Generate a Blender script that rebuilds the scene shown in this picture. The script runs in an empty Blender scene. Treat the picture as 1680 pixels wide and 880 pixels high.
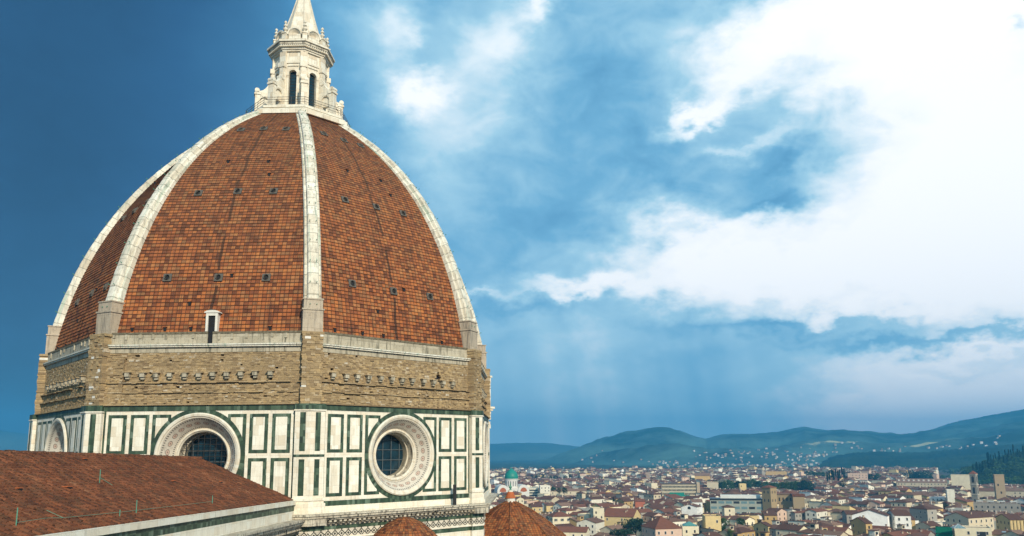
import bpy, math, random
import numpy as np
from mathutils import Vector, Matrix
random.seed(7)
rnd = random.random
uni = random.uniform
sin, cos, pi, R = math.sin, math.cos, math.pi, math.radians
SC = bpy.context.scene
COL = SC.collection

# ------------------------------------------------------------------ camera
H = 60.0                                   # eye height above the street
D, PHI, YAW, PIT, ROLL, FPX, PCY = 108.613, 0.0860, 0.28543, 0.16540, -0.00887, 1270.02, 532.81
fw = Vector((sin(YAW)*cos(PIT), cos(YAW)*cos(PIT), sin(PIT)))
rt = Vector((cos(YAW), -sin(YAW), 0))
up = rt.cross(fw)
r2 = rt*cos(ROLL) + up*sin(ROLL)
u2 = -rt*sin(ROLL) + up*cos(ROLL)
EYE = Vector((0, -D, H))
cd = bpy.data.cameras.new('camera')
cd.sensor_width = 36
cd.lens = FPX/1680*36
cd.shift_y = (PCY-440)/1680
cd.clip_start = 0.5
cd.clip_end = 40000
cam = bpy.data.objects.new('camera', cd)
COL.objects.link(cam)
m = Matrix((r2, u2, -fw)).transposed().to_4x4()
m.translation = EYE
cam.matrix_world = m
SC.camera = cam

# ------------------------------------------------------------------ light and exposure
SUN_AZ, SUN_EL = R(-80), R(30)
sdir = Vector((cos(SUN_AZ)*cos(SUN_EL), sin(SUN_AZ)*cos(SUN_EL), sin(SUN_EL)))
sl = bpy.data.lights.new('sun', 'SUN')
sl.energy = 4.8
sl.angle = R(1.5)
sl.color = (1.0, 0.89, 0.70)
so = bpy.data.objects.new('sun', sl)
COL.objects.link(so)
so.rotation_euler = (-sdir).to_track_quat('-Z', 'Y').to_euler()
SC.view_settings.view_transform = 'Standard'
SC.view_settings.look = 'None'
SC.view_settings.exposure = 0.06
SC.view_settings.gamma = 1.0
SC.view_settings.use_curve_mapping = False


def lin(r, g, b):
    def f(c):
        c /= 255
        return c/12.92 if c <= .04045 else ((c+.055)/1.055)**2.4
    return (f(r), f(g), f(b), 1)


def pray(x, y):
    d = fw + r2*((x-840)/FPX) - u2*((y-PCY)/FPX)
    return d.normalized()


def azel(x, y):
    d = pray(x, y)
    return math.atan2(d.x, d.y), math.asin(d.z)


def at(x, y, z):
    """the point at world height z that stands on the sight line through a point of the photograph"""
    d = pray(x, y)
    return EYE + d*((z-H)/d.z)


def atd(x, dist, z=0.0):
    d = pray(x, 745)
    h = Vector((d.x, d.y, 0)).normalized()
    return Vector((EYE.x+h.x*dist, EYE.y+h.y*dist, z))


# ------------------------------------------------------------------ node helper
class G:
    def __init__(s, nt):
        s.nt = nt

    def n(s, t, ins=None, **p):
        nd = s.nt.nodes.new(t)
        for k, v in p.items():
            setattr(nd, k, v)
        for k, v in (ins or {}).items():
            s.set(nd.inputs[k], v)
        return nd

    def set(s, inp, v):
        if isinstance(v, bpy.types.NodeSocket):
            s.nt.links.new(v, inp)
        else:
            if inp.type == 'RGBA' and len(v) == 3:
                v = (*v, 1)
            inp.default_value = v

    def m(s, op, a, b=None, c=None, clamp=False):
        nd = s.nt.nodes.new('ShaderNodeMath')
        nd.operation = op
        nd.use_clamp = clamp
        for i, v in enumerate((a, b, c)):
            if v is not None:
                s.set(nd.inputs[i], v)
        return nd.outputs[0]

    def mix(s, f, a, b, mode='MIX'):
        nd = s.nt.nodes.new('ShaderNodeMix')
        nd.data_type = 'RGBA'
        nd.blend_type = mode
        s.set(nd.inputs[0], f)
        s.set(nd.inputs[6], a)
        s.set(nd.inputs[7], b)
        return nd.outputs[2]

    def ramp(s, f, stops, interp='LINEAR'):
        nd = s.nt.nodes.new('ShaderNodeValToRGB')
        cr = nd.color_ramp
        cr.interpolation = interp
        while len(cr.elements) < len(stops):
            cr.elements.new(0.5)
        for e, (p, c) in zip(cr.elements, stops):
            e.position = p
            e.color = (c, c, c, 1) if isinstance(c, (int, float)) else (*c[:3], 1)
        s.set(nd.inputs[0], f)
        return nd.outputs[0]

    def noise(s, vec, scale, detail=3, rough=.55, dist=0, dim='3D'):
        nd = s.n('ShaderNodeTexNoise', {'Scale': scale, 'Detail': detail, 'Roughness': rough, 'Distortion': dist}, noise_dimensions=dim)
        if vec is not None:
            s.set(nd.inputs['Vector'], vec)
        return nd.outputs[0]

    def wn(s, vec):
        return s.n('ShaderNodeTexWhiteNoise', {'Vector': vec}).outputs[0]

    def sep(s, v):
        nd = s.n('ShaderNodeSeparateXYZ', {0: v})
        return nd.outputs

    def comb(s, x, y, z=0.0):
        return s.n('ShaderNodeCombineXYZ', {0: x, 1: y, 2: z}).outputs[0]

    def vm(s, op, a, b=None):
        nd = s.nt.nodes.new('ShaderNodeVectorMath')
        nd.operation = op
        s.set(nd.inputs[0], a)
        if b is not None:
            s.set(nd.inputs[1], b)
        return nd.outputs


def mat(name, rough=.8, spec=.3, metal=0.0):
    mt = bpy.data.materials.new(name)
    mt.use_nodes = True
    g = G(mt.node_tree)
    b = mt.node_tree.nodes['Principled BSDF']
    b.inputs['Roughness'].default_value = rough
    b.inputs['Specular IOR Level'].default_value = spec
    b.inputs['Metallic'].default_value = metal
    g.b = b
    g.uv = g.n('ShaderNodeUVMap').outputs[0]
    geo = g.n('ShaderNodeNewGeometry')
    g.pos = geo.outputs['Position']
    g.island = geo.outputs['Random Per Island']
    return mt, g


def bump(g, h, strength=.4, dist=.05):
    nd = g.n('ShaderNodeBump', {'Height': h, 'Strength': strength, 'Distance': dist})
    g.set(g.b.inputs['Normal'], nd.outputs[0])


# ------------------------------------------------------------------ world: Nishita sky and a storm's clouds
W = bpy.data.worlds.new('World')
SC.world = W
W.use_nodes = True
wt = W.node_tree
wt.nodes.clear()
g = G(wt)
sky = g.n('ShaderNodeTexSky', sky_type='NISHITA', sun_disc=False)
sky.sun_elevation = SUN_EL
sky.sun_rotation = pi/2 - SUN_AZ
bgA = g.n('ShaderNodeBackground', {'Color': sky.outputs[0], 'Strength': 0.1})
gen = g.n('ShaderNodeTexCoord').outputs['Generated']
s3 = g.sep(gen)
az = g.m('ARCTAN2', s3[0], s3[1])
el = g.m('ARCSINE', s3[2])
K = 57.29578
azd = g.m('MULTIPLY', az, K)
eld = g.m('MULTIPLY', el, K)
stretch = g.vm('MULTIPLY', gen, (1.0, 1.0, 1.7))[0]


def nz(scale, det, off, dist=0.0):
    return g.noise(g.vm('ADD', stretch, off)[0], scale, det, .55, dist)


w1 = g.m('SUBTRACT', nz(6.5, 9, (3.1, 0, 0)), .5)
w2 = g.m('SUBTRACT', nz(6.5, 9, (0, 7.7, 0)), .5)
uu = g.m('MULTIPLY_ADD', w1, 6.5, azd)
vv = g.m('MULTIPLY_ADD', w2, 5.5, eld)
w3 = g.m('SUBTRACT', nz(24.0, 7, (1.9, 0, 5.0)), .5)
w4 = g.m('SUBTRACT', nz(24.0, 7, (0, 4.4, 2.0)), .5)
uu = g.m('MULTIPLY_ADD', w3, 5.0, uu)
vv = g.m('MULTIPLY_ADD', w4, 4.0, vv)
P2 = g.comb(uu, vv)
# (x, y, rx, ry, rotation, weight): places of the photograph turned into directions of the sky
BL = [(1520, 40, 240, 110, 0, .72), (1610, 320, 250, 190, 0, .78), (1140, 410, 130, 58, 0, .48), (1370, 440, 260, 60, 0, .55), (1300, 20, 90, 50, 0, .30),
      (960, 470, 90, 20, 0, .34), (1150, 190, 70, 20, 28, .34), (1215, 100, 80, 50, 25, .24), (685, 160, 50, 38, 0, .34), (1230, 240, 90, 18, 5, .16),
      (655, 50, 45, 70, 10, .24), (720, 230, 90, 80, 0, .20), (790, 90, 60, 90, 30, .20), (570, 60, 70, 60, 0, .10), (1500, 612, 42, 8, 0, .30), (600, 100, 60, 120, 0, .08),
      (1640, 660, 230, 55, 0, .55), (1400, 670, 120, 40, 0, .16), (1420, 600, 90, 24, 0, .20), (890, 0, 55, 30, 30, .30), (790, 478, 45, 9, 0, .14), (1600, 572, 120, 9, 0, .26), (1130, 80, 80, 60, 0, .10),
      (950, 160, 80, 130, 20, -.08), (1080, 270, 120, 40, -6, -.10), (890, 360, 90, 45, 0, -.09), (1300, 265, 34, 30, 0, -.10), (1280, 160, 24, 40, 0, -.05), (0, 690, 230, 150, 0, -.16), (40, 420, 160, 240, 0, -.04),
      (1260, 345, 55, 14, 0, -.16), (1340, 532, 230, 13, 0, -.16), (1540, 545, 230, 12, 0, -.22), (1680, 22, 26, 30, 0, -.35), (860, 505, 120, 13, 0, -.08),
      (960, 600, 60, 80, 0, .07), (1110, 610, 60, 70, 0, -.05), (760, 340, 60, 50, 0, .06), (1060, 560, 220, 26, 0, .03)]
F = None
for (x, y, rx, ry, rot, w) in BL:
    a, e = azel(x, y)
    a2, _ = azel(x+1, y)
    _, e2 = azel(x, y-1)
    mp = g.n('ShaderNodeMapping', {'Vector': P2, 'Location': (a*K, e*K, 0), 'Rotation': (0, 0, R(rot)),
                                  'Scale': (abs(a2-a)*K*rx, abs(e2-e)*K*ry, 1)}, vector_type='TEXTURE')
    d2 = g.vm('DOT_PRODUCT', mp.outputs[0], mp.outputs[0])[1]
    e_ = g.m('EXPONENT', g.m('MULTIPLY', d2, -1.0))
    F = g.m('MULTIPLY', e_, w) if F is None else g.m('MULTIPLY_ADD', e_, w, F)
# a broad front: dark in the west of the picture, lighter to the right; lighter low down
azp = g.n('ShaderNodeMapRange', {'Value': azd, 'From Min': -15.0, 'From Max': 17.0, 'To Min': .07, 'To Max': .475}, interpolation_type='SMOOTHSTEP').outputs[0]
lo = g.n('ShaderNodeMapRange', {'Value': eld, 'From Min': 0.0, 'From Max': 16.0, 'To Min': .11, 'To Max': .0}).outputs[0]
lo2 = g.n('ShaderNodeMapRange', {'Value': azd, 'From Min': 12.0, 'From Max': 45.0, 'To Min': 1.0, 'To Max': 1.0}).outputs[0]
F = g.m('ADD', F, azp)
F = g.m('MULTIPLY_ADD', lo, lo2, F)
hi = g.n('ShaderNodeMapRange', {'Value': azd, 'From Min': -5.0, 'From Max': 25.0, 'To Min': .05, 'To Max': .34}, interpolation_type='SMOOTHSTEP').outputs[0]
hb = g.n('ShaderNodeMapRange', {'Value': eld, 'From Min': 3.0, 'From Max': 13.0, 'To Min': .25, 'To Max': 1.0}, interpolation_type='SMOOTHSTEP').outputs[0]
nn = g.m('SUBTRACT', nz(4.5, 9, (1.3, 2.2, .4), .25), .5)
F = g.m('MULTIPLY_ADD', g.m('MULTIPLY', nn, hb), hi, F)
nf = g.m('SUBTRACT', nz(13.0, 10, (5.3, .2, .9), .6), .5)
F = g.m('MULTIPLY_ADD', g.m('MULTIPLY', nf, hb), g.m('MULTIPLY', hi, 1.0), F)
# rain shafts hang below the cloud over the hills
rn = g.noise(g.comb(g.m('MULTIPLY_ADD', eld, .12, azd), g.m('MULTIPLY', eld, .05)), .27, 2, .5, dim='2D')
ra_ = g.n('ShaderNodeMapRange', {'Value': azd, 'From Min': 13.0, 'From Max': 18.0, 'To Min': 0.0, 'To Max': 1.0}, interpolation_type='SMOOTHSTEP').outputs[0]
rb_ = g.n('ShaderNodeMapRange', {'Value': azd, 'From Min': 28.0, 'From Max': 38.0, 'To Min': 1.0, 'To Max': 0.2}, interpolation_type='SMOOTHSTEP').outputs[0]
rc_ = g.n('ShaderNodeMapRange', {'Value': eld, 'From Min': 7.0, 'From Max': 11.5, 'To Min': 1.0, 'To Max': 0.0}, interpolation_type='SMOOTHSTEP').outputs[0]
rm_ = g.m('MULTIPLY', g.m('MULTIPLY', ra_, rb_), rc_)
F = g.m('MULTIPLY_ADD', g.m('SUBTRACT', rn, .56), g.m('MULTIPLY', rm_, .26), F)
# behind the camera the sky is broken cloud of a middling brightness
bk = g.n('ShaderNodeMapRange', {'Value': g.m('ABSOLUTE', azd), 'From Min': 60.0, 'From Max': 100.0, 'To Min': 0.0, 'To Max': 1.0}, interpolation_type='SMOOTHSTEP').outputs[0]
F = g.n('ShaderNodeMix', {0: bk, 2: F, 3: g.m('MULTIPLY_ADD', nn, .9, .52)}).outputs[0]
cc = g.ramp(F, [(0.0, lin(26, 52, 80)), (.12, lin(42, 84, 124)), (.28, lin(72, 132, 174)), (.44, lin(110, 168, 202)),
                (.58, lin(160, 202, 222)), (.70, lin(216, 232, 240)), (.82, (.93, .95, .96)), (.96, (1.0, 1.0, 1.0))])
bgB = g.n('ShaderNodeBackground', {'Color': cc, 'Strength': 1.2})
mx = g.n('ShaderNodeMixShader', {0: 0.94, 1: bgA.outputs[0], 2: bgB.outputs[0]})
wo = g.n('ShaderNodeOutputWorld', {'Surface': mx.outputs[0]})

# ------------------------------------------------------------------ materials
def marble_like(name, c1, c2, grime=.5, bw=1.1, bh=.55, dirt=(.16, .14, .11), joint=.72, jw=.03):
    mt, g = mat(name, .62, .35)
    u = g.sep(g.uv)
    row = g.m('FLOOR', g.m('DIVIDE', u[1], bh))
    sh = g.m('MULTIPLY', g.wn(g.comb(row, 3.3)), bw)
    cx = g.m('DIVIDE', g.m('ADD', u[0], sh), bw)
    col = g.m('FLOOR', cx)
    r = g.wn(g.comb(col, row, 1.7))
    base = g.mix(g.m('MULTIPLY', r, r), c1, c2)
    nz_ = g.noise(g.pos, 1.6, 6, .62)
    base = g.mix(g.m('MULTIPLY', g.ramp(nz_, [(.35, 0), (.75, 1)]), .35), base, (c2[0]*.8, c2[1]*.72, c2[2]*.62))
    st = g.noise(g.vm('MULTIPLY', g.pos, (2.2, 2.2, .22))[0], 1.5, 6, .65)
    gr = g.m('MULTIPLY', g.ramp(st, [(.50, 0), (.72, 1)]), grime)
    base = g.mix(gr, base, dirt)
    sp = g.noise(g.pos, 7, 4, .7)
    base = g.mix(g.m('MULTIPLY', g.ramp(sp, [(.56, 0), (.72, 1)]), grime*.7), base, dirt)
    fx = g.m('FRACT', cx)
    fy = g.m('FRACT', g.m('DIVIDE', u[1], bh))
    j = g.m('MAXIMUM', g.m('LESS_THAN', fx, jw/bw), g.m('LESS_THAN', fy, jw/bh))
    base = g.mix(g.m('MULTIPLY', j, 1-joint), base, dirt)
    g.set(g.b.inputs['Base Color'], base)
    bump(g, g.m('ADD', g.m('MULTIPLY', sp, .5), g.m('MULTIPLY', j, -.6)), .5, .03)
    return mt


M_marble = marble_like('marble', (.80, .76, .65), (.72, .63, .49), .30, joint=.86)
M_panel = marble_like('marble_panel', (.84, .81, .70), (.66, .58, .45), .26, .75, 1.0, joint=.88)
M_marble_rib = marble_like('marble_rib', (.78, .75, .65), (.58, .52, .41), .65, 9.0, 1.25, (.17, .16, .12), .35, .09)
M_marble_old = marble_like('marble_weathered', (.60, .55, .44), (.40, .34, .26), 1.35, 1.3, .5, (.04, .036, .03))
M_lantern = marble_like('marble_lantern', (.78, .74, .63), (.64, .55, .42), .45, 1.2, .8, (.22, .21, .16))
M_concrete = marble_like('weathered_stone', (.47, .42, .32), (.34, .30, .22), 1.25, 2.2, 3.0, (.11, .10, .07), .6)
M_foot = marble_like('pedestal_stone', (.45, .38, .29), (.36, .30, .22), 1.1, 2.6, 1.6, (.14, .12, .10), .6)


def green_mat():
    mt, g = mat('green_marble', .5, .4)
    u = g.sep(g.uv)
    cx = g.m('FLOOR', g.m('DIVIDE', u[0], .31))
    cy = g.m('FLOOR', g.m('DIVIDE', u[1], .62))
    r = g.wn(g.comb(cx, cy, .3))
    c = g.ramp(r, [(0, (.022, .040, .024)), (.5, (.042, .075, .044)), (.85, (.080, .125, .078)), (1, (.15, .20, .15))])
    n_ = g.noise(g.pos, 3.0, 5, .6)
    c = g.mix(g.m('MULTIPLY', g.ramp(n_, [(.4, 0), (.75, 1)]), .5), c, (.02, .03, .022))
    g.set(g.b.inputs['Base Color'], c)
    return mt


M_green = green_mat()
# copper cramps have bled green down the ribs
g_ = G(M_marble_rib.node_tree)
bs_ = M_marble_rib.node_tree.nodes['Principled BSDF']
src_ = bs_.inputs['Base Color'].links[0].from_socket
uvn_ = g_.n('ShaderNodeUVMap').outputs[0]
nv_ = g_.noise(g_.vm('MULTIPLY', uvn_, (4.0, .16, 1))[0], 1.0, 5, .6, dim='2D')
bs_in = g_.mix(g_.m('MULTIPLY', g_.ramp(nv_, [(.56, 0), (.68, 1)]), .55), src_, (.22, .36, .28))
nk_ = g_.noise(g_.vm('MULTIPLY', uvn_, (3.0, .5, 1))[0], 1.3, 6, .7, dim='2D')
bs_in = g_.mix(g_.m('MULTIPLY', g_.ramp(nk_, [(.54, 0), (.70, 1)]), .5), bs_in, (.20, .18, .14))
g_.set(bs_.inputs['Base Color'], bs_in)


def dome_tile_mat(name, tw, th, bright=1.0, dull=.0, streak=True, cols=None):
    mt, g = mat(name, .85, .2)
    u = g.sep(g.uv)
    wob = g.m('MULTIPLY', g.m('SUBTRACT', g.noise(g.pos, .35, 3), .5), .10)
    ux = g.m('DIVIDE', g.m('ADD', u[0], wob), tw)
    uy = g.m('DIVIDE', g.m('ADD', u[1], wob), th)
    cx, cy = g.m('FLOOR', ux), g.m('FLOOR', uy)
    r = g.wn(g.comb(cx, cy, .7))
    big = g.noise(g.pos, .22, 5, .65)
    mid = g.noise(g.pos, 1.0, 4, .6)
    v = g.m('MULTIPLY_ADD', r, .58, g.m('MULTIPLY_ADD', big, .60, g.m('MULTIPLY_ADD', mid, .5, -.53)))
    b = bright
    c = g.ramp(v, [(0, (.12*b, .042*b, .020*b)), (.14, (.19*b, .062*b, .027*b)), (.36, (.34*b, .105*b, .036*b)), (.60, (.43*b, .145*b, .044*b)),
                   (.82, (.55*b, .215*b, .062*b)), (1, (.60*b, .31*b, .11*b))])
    r3 = g.wn(g.comb(cx, cy, 5.1))
    c = g.mix(g.m('MULTIPLY', g.ramp(r3, [(.66, 0), (.8, 1)]), .4), c, (.38*b, .20*b, .085*b))
    fx, fy = g.m('FRACT', ux), g.m('FRACT', uy)
    jx = g.m('LESS_THAN', fx, .15)
    jy = g.m('LESS_THAN', fy, .16)
    c = g.mix(g.m('MULTIPLY', g.m('MAXIMUM', jx, jy), .72), c, (.035, .018, .012))
    pz = g.sep(g.pos)
    lich = g.noise(g.pos, 5.0, 4, .75)
    c = g.mix(g.m('MULTIPLY', g.ramp(lich, [(.60, 0), (.78, 1)]), .28+dull*.4), c, (.30, .24, .15))
    wet = g.noise(g.vm('MULTIPLY', g.comb(u[0], pz[2]), (1.3, .07, 1))[0], 1.6, 5, .6, dim='2D')
    c = g.mix(g.m('MULTIPLY', g.ramp(wet, [(.52, 0), (.70, 1)]), .55), c, (.075, .034, .022))
    if streak:
        # the old drain line down the middle of each segment, and soot below each vent
        w_ = g.m('MULTIPLY', g.m('SUBTRACT', g.noise(g.comb(pz[2], 0.0), .25, 3), .5), 1.3)
        dl = g.m('ABSOLUTE', g.m('ADD', u[0], w_))
        ln = g.m('MULTIPLY', g.m('LESS_THAN', dl, .16), g.m('GREATER_THAN', g.noise(g.comb(0.0, pz[2]), .3, 2), .44))
        c = g.mix(g.m('MULTIPLY', ln, .8), c, (.04, .022, .015))
        s2 = g.noise(g.comb(g.m('MULTIPLY', u[0], 2.1), g.m('MULTIPLY', pz[2], .10), 2.0), 1.0, 2, .5)
        c = g.mix(g.m('MULTIPLY', g.ramp(s2, [(.66, 0), (.70, 1)]), .6), c, (.05, .026, .017))
        up_ = g.n('ShaderNodeMapRange', {'Value': pz[2], 'From Min': 76.0, 'From Max': 96.0, 'To Min': 0.0, 'To Max': .36}).outputs[0]
        c = g.mix(up_, c, (.17, .085, .045))
    g.set(g.b.inputs['Base Color'], c)
    hgt = g.m('MULTIPLY_ADD', fy, -.6, g.m('MULTIPLY_ADD', r, .5, g.m('MULTIPLY', jx, -.6)))
    bump(g, hgt, .7, .05)
    return mt


M_tile = dome_tile_mat('dome_tile', .46, .42, .90)
M_tile_small = dome_tile_mat('apse_tile', .36, .36, .80, .6, False)


def coppo_mat():
    mt, g = mat('curved_roof_tile', .9, .15)
    big = g.noise(g.pos, .25, 6, .68)
    v = g.m('ADD', g.m('MULTIPLY_ADD', g.island, .55, g.m('MULTIPLY', big, .75)), -.14)
    c = g.ramp(v, [(0, (.04, .020, .014)), (.3, (.085, .033, .019)), (.55, (.135, .047, .023)), (.8, (.20, .070, .033)), (1, (.31, .17, .095))])
    gr = g.noise(g.pos, 1.4, 6, .72)
    c = g.mix(g.m('MULTIPLY', g.ramp(gr, [(.46, 0), (.64, 1)]), .5), c, (.105, .062, .036))
    ml = g.noise(g.pos, 6.0, 4, .7)
    c = g.mix(g.m('MULTIPLY', g.ramp(ml, [(.58, 0), (.7, 1)]), .5), c, (.05, .04, .028))
    g.set(g.b.inputs['Base Color'], c)
    return mt


M_coppo = coppo_mat()


def nave_tile_mat():
    mt, g = mat('roof_tile', .9, .15)
    u = g.sep(g.uv)
    wob = g.m('MULTIPLY', g.m('SUBTRACT', g.noise(g.pos, .9, 5, .7), .5), 1.1)
    ux = g.m('DIVIDE', g.m('ADD', u[0], wob), .30)
    uy = g.m('DIVIDE', g.m('ADD', u[1], g.m('MULTIPLY', wob, .45)), .36)
    r = g.wn(g.comb(g.m('FLOOR', ux), g.m('FLOOR', uy), .2))
    big = g.noise(g.pos, .16, 6, .68)
    v = g.m('MULTIPLY_ADD', r, .55, g.m('MULTIPLY', big, .75))
    c = g.ramp(g.m('ADD', v, -.12), [(0, (.05, .024, .016)), (.3, (.11, .044, .025)), (.55, (.175, .062, .032)), (.8, (.26, .095, .045)), (1, (.36, .20, .11))])
    gr = g.noise(g.pos, .9, 6, .7)
    c = g.mix(g.m('MULTIPLY', g.ramp(gr, [(.42, 0), (.62, 1)]), .6), c, (.14, .085, .05))
    fy = g.m('FRACT', uy)
    fx = g.m('ABSOLUTE', g.m('SUBTRACT', g.m('FRACT', ux), .5))
    c = g.mix(g.m('MULTIPLY', g.m('LESS_THAN', fy, .18), .42), c, (.02, .012, .01))
    g.set(g.b.inputs['Base Color'], c)
    bump(g, g.m('ADD', g.m('MULTIPLY', fx, -1.2), g.m('MULTIPLY_ADD', fy, -.5, g.m('MULTIPLY', r, .6))), .9, .09)
    return mt


M_nave = nave_tile_mat()


def masonry_mat():
    mt, g = mat('rough_masonry', .95, .1)
    r = g.island
    c = g.ramp(r, [(0, (.21, .145, .085)), (.25, (.31, .225, .13)), (.5, (.39, .285, .16)), (.75, (.45, .32, .165)), (.92, (.47, .36, .22)), (.98, (.50, .41, .29)), (1, (.60, .54, .44))])
    n_ = g.noise(g.pos, 4.0, 6, .7)
    c = g.mix(g.m('MULTIPLY', g.ramp(n_, [(.40, 0), (.70, 1)]), .55), c, (.24, .17, .095))
    n2 = g.noise(g.pos, .5, 5, .65)
    c = g.mix(g.m('MULTIPLY', g.ramp(n2, [(.45, 0), (.62, 1)]), .55), c, (.26, .19, .11))
    g.set(g.b.inputs['Base Color'], c)
    bump(g, g.noise(g.pos, 9, 5, .7), .9, .08)
    return mt


M_stone = masonry_mat()


def plain(name, c, rough=.7, spec=.3, metal=0.0, var=.25, scale=2.0):
    mt, g = mat(name, rough, spec, metal)
    n_ = g.noise(g.pos, scale, 5, .65)
    k = 1-var
    g.set(g.b.inputs['Base Color'], g.mix(g.ramp(n_, [(.3, 0), (.7, 1)]), c, (c[0]*k, c[1]*k, c[2]*k)))
    return mt


M_moss = plain('mossy_stone', (.22, .19, .13), .9, .2, 0, .7, 4)
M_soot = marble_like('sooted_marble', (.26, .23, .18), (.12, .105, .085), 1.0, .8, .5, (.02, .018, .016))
M_grille = plain('grille_metal', (.12, .14, .15), .6)
M_dark = plain('dark_opening', (.012, .012, .014), .6)
M_iron = plain('iron', (.025, .024, .024), .6, .4)
M_verd = plain('verdigris', (.10, .28, .20), .7, .3)
M_leadstone = plain('vent_stone', (.115, .105, .09), .85, .2)
M_terra = plain('terracotta', (.42, .12, .045), .8, .2)
M_glass = plain('window_glass', (.012, .040, .060), .18, .4, 0, .7, 1.3)
M_white = plain('white_stone', (.72, .69, .62), .7, .3, 0, .2, 3)


def splay_mat():
    """the inlaid splay of a round window: rings of dark teeth round a chain of pink rosettes"""
    mt, g = mat('inlaid_marble', .6, .35)
    u = g.sep(g.uv)                       # x: turns*96, y: 0 outside .. 1 inside
    fx, fy = g.m('FRACT', u[0]), u[1]
    base = g.mix(g.noise(g.pos, 2.5, 5, .6), (.66, .62, .54), (.48, .42, .34))
    teeth = g.m('LESS_THAN', fx, .5)

    def band(a, b):
        return g.m('MULTIPLY', g.m('GREATER_THAN', fy, a), g.m('LESS_THAN', fy, b))
    t = g.m('MULTIPLY', teeth, g.m('ADD', band(.08, .20), band(.82, .93)))
    base = g.mix(g.m('MULTIPLY', t, .8), base, (.04, .045, .04))
    cx = g.m('SUBTRACT', g.m('FRACT', g.m('DIVIDE', u[0], 4.0)), .5)
    dy = g.m('MULTIPLY', g.m('SUBTRACT', fy, .5), 2.6)
    rr = g.m('SQRT', g.m('ADD', g.m('MULTIPLY', cx, cx), g.m('MULTIPLY', dy, dy)))
    dia = g.m('ADD', g.m('ABSOLUTE', cx), g.m('ABSOLUTE', dy))
    base = g.mix(g.m('MULTIPLY', g.m('LESS_THAN', rr, .30), .6), base, (.50, .30, .23))
    ringm = g.m('MULTIPLY', g.m('GREATER_THAN', rr, .27), g.m('LESS_THAN', rr, .35))
    base = g.mix(g.m('MULTIPLY', ringm, .75), base, (.05, .05, .045))
    base = g.mix(g.m('MULTIPLY', g.m('LESS_THAN', dia, .13), .7), base, (.08, .06, .05))
    gr = g.noise(g.pos, 1.3, 6, .7)
    base = g.mix(g.m('MULTIPLY', g.ramp(gr, [(.50, 0), (.68, 1)]), .5), base, (.20, .17, .13))
    g.set(g.b.inputs['Base Color'], base)
    return mt


M_splay = splay_mat()


def lattice_mat():
    mt, g = mat('lattice_frieze', .7, .3)
    u = g.sep(g.uv)
    a = g.m('SUBTRACT', g.m('FRACT', g.m('MULTIPLY', u[0], 1.3)), .5)
    b = g.m('SUBTRACT', g.m('FRACT', g.m('MULTIPLY', u[1], 1.37)), .5)
    d = g.m('ADD', g.m('ABSOLUTE', a), g.m('ABSOLUTE', b))
    k = g.m('ADD', g.m('LESS_THAN', d, .20), g.m('MULTIPLY', g.m('GREATER_THAN', d, .36), g.m('LESS_THAN', d, .55)), clamp=True)
    c = g.mix(k, (.62, .56, .46), (.035, .04, .035))
    gr = g.noise(g.pos, 1.7, 6, .7)
    c = g.mix(g.m('MULTIPLY', g.ramp(gr, [(.48, 0), (.66, 1)]), .6), c, (.09, .08, .06))
    g.set(g.b.inputs['Base Color'], c)
    return mt


M_lattice = lattice_mat()


def tint_mat(name, rough=.85, kind='wall'):
    mt, g = mat(name, rough, .2)
    a = g.n('ShaderNodeAttribute', attribute_name='tint').outputs[0]
    n_ = g.noise(g.pos, .35 if kind == 'wall' else .5, 6, .7)
    c = g.mix(g.m('MULTIPLY', g.ramp(n_, [(.45, 0), (.72, 1)]), .26 if kind == 'wall' else .4), a, (.20, .165, .12) if kind == 'wall' else (.055, .035, .026))
    if kind == 'roof':
        r = g.noise(g.pos, 3.0, 3, .8)
        c = g.mix(g.m('MULTIPLY', g.ramp(r, [(.45, 0), (.65, 1)]), .35), c, (.19, .085, .05))
        bump(g, g.noise(g.pos, 2.2, 3, .7), .8, .12)
    g.set(g.b.inputs['Base Color'], c)
    return mt


M_wall = tint_mat('plaster')
M_roof = tint_mat('town_roof_tile', .9, 'roof')
M_win = plain('dark_window', (.03, .032, .035), .35, .5)
M_shut = plain('shutter', (.05, .09, .06), .7)
M_sky_light = plain('skylight_glass', (.35, .42, .46), .15, .6)
M_syn = plain('green_copper', (.015, .25, .185), .5, .4, 0, .35, .3)
M_synl = plain('green_glass', (.10, .30, .25), .4, .5)
M_net = plain('green_net', (.01, .20, .12), .8, .2, 0, .3, .6)
M_pyr = plain('pyramid_glass', (.16, .26, .28), .3, .6)


def leaf_mat(name, c1, c2, rough=.75):
    mt, g = mat(name, rough, .2)
    r = g.island
    c = g.mix(r, c1, c2)
    g.set(g.b.inputs['Base Color'], c)
    return mt


M_leaf = leaf_mat('foliage', (.018, .048, .012), (.050, .100, .022))
M_leaf_light = leaf_mat('foliage_light', (.055, .090, .022), (.11, .15, .045))
M_leaf_dark = leaf_mat('foliage_dark', (.008, .026, .014), (.022, .050, .022))
M_bark = plain('bark', (.07, .05, .035), .9)

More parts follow.
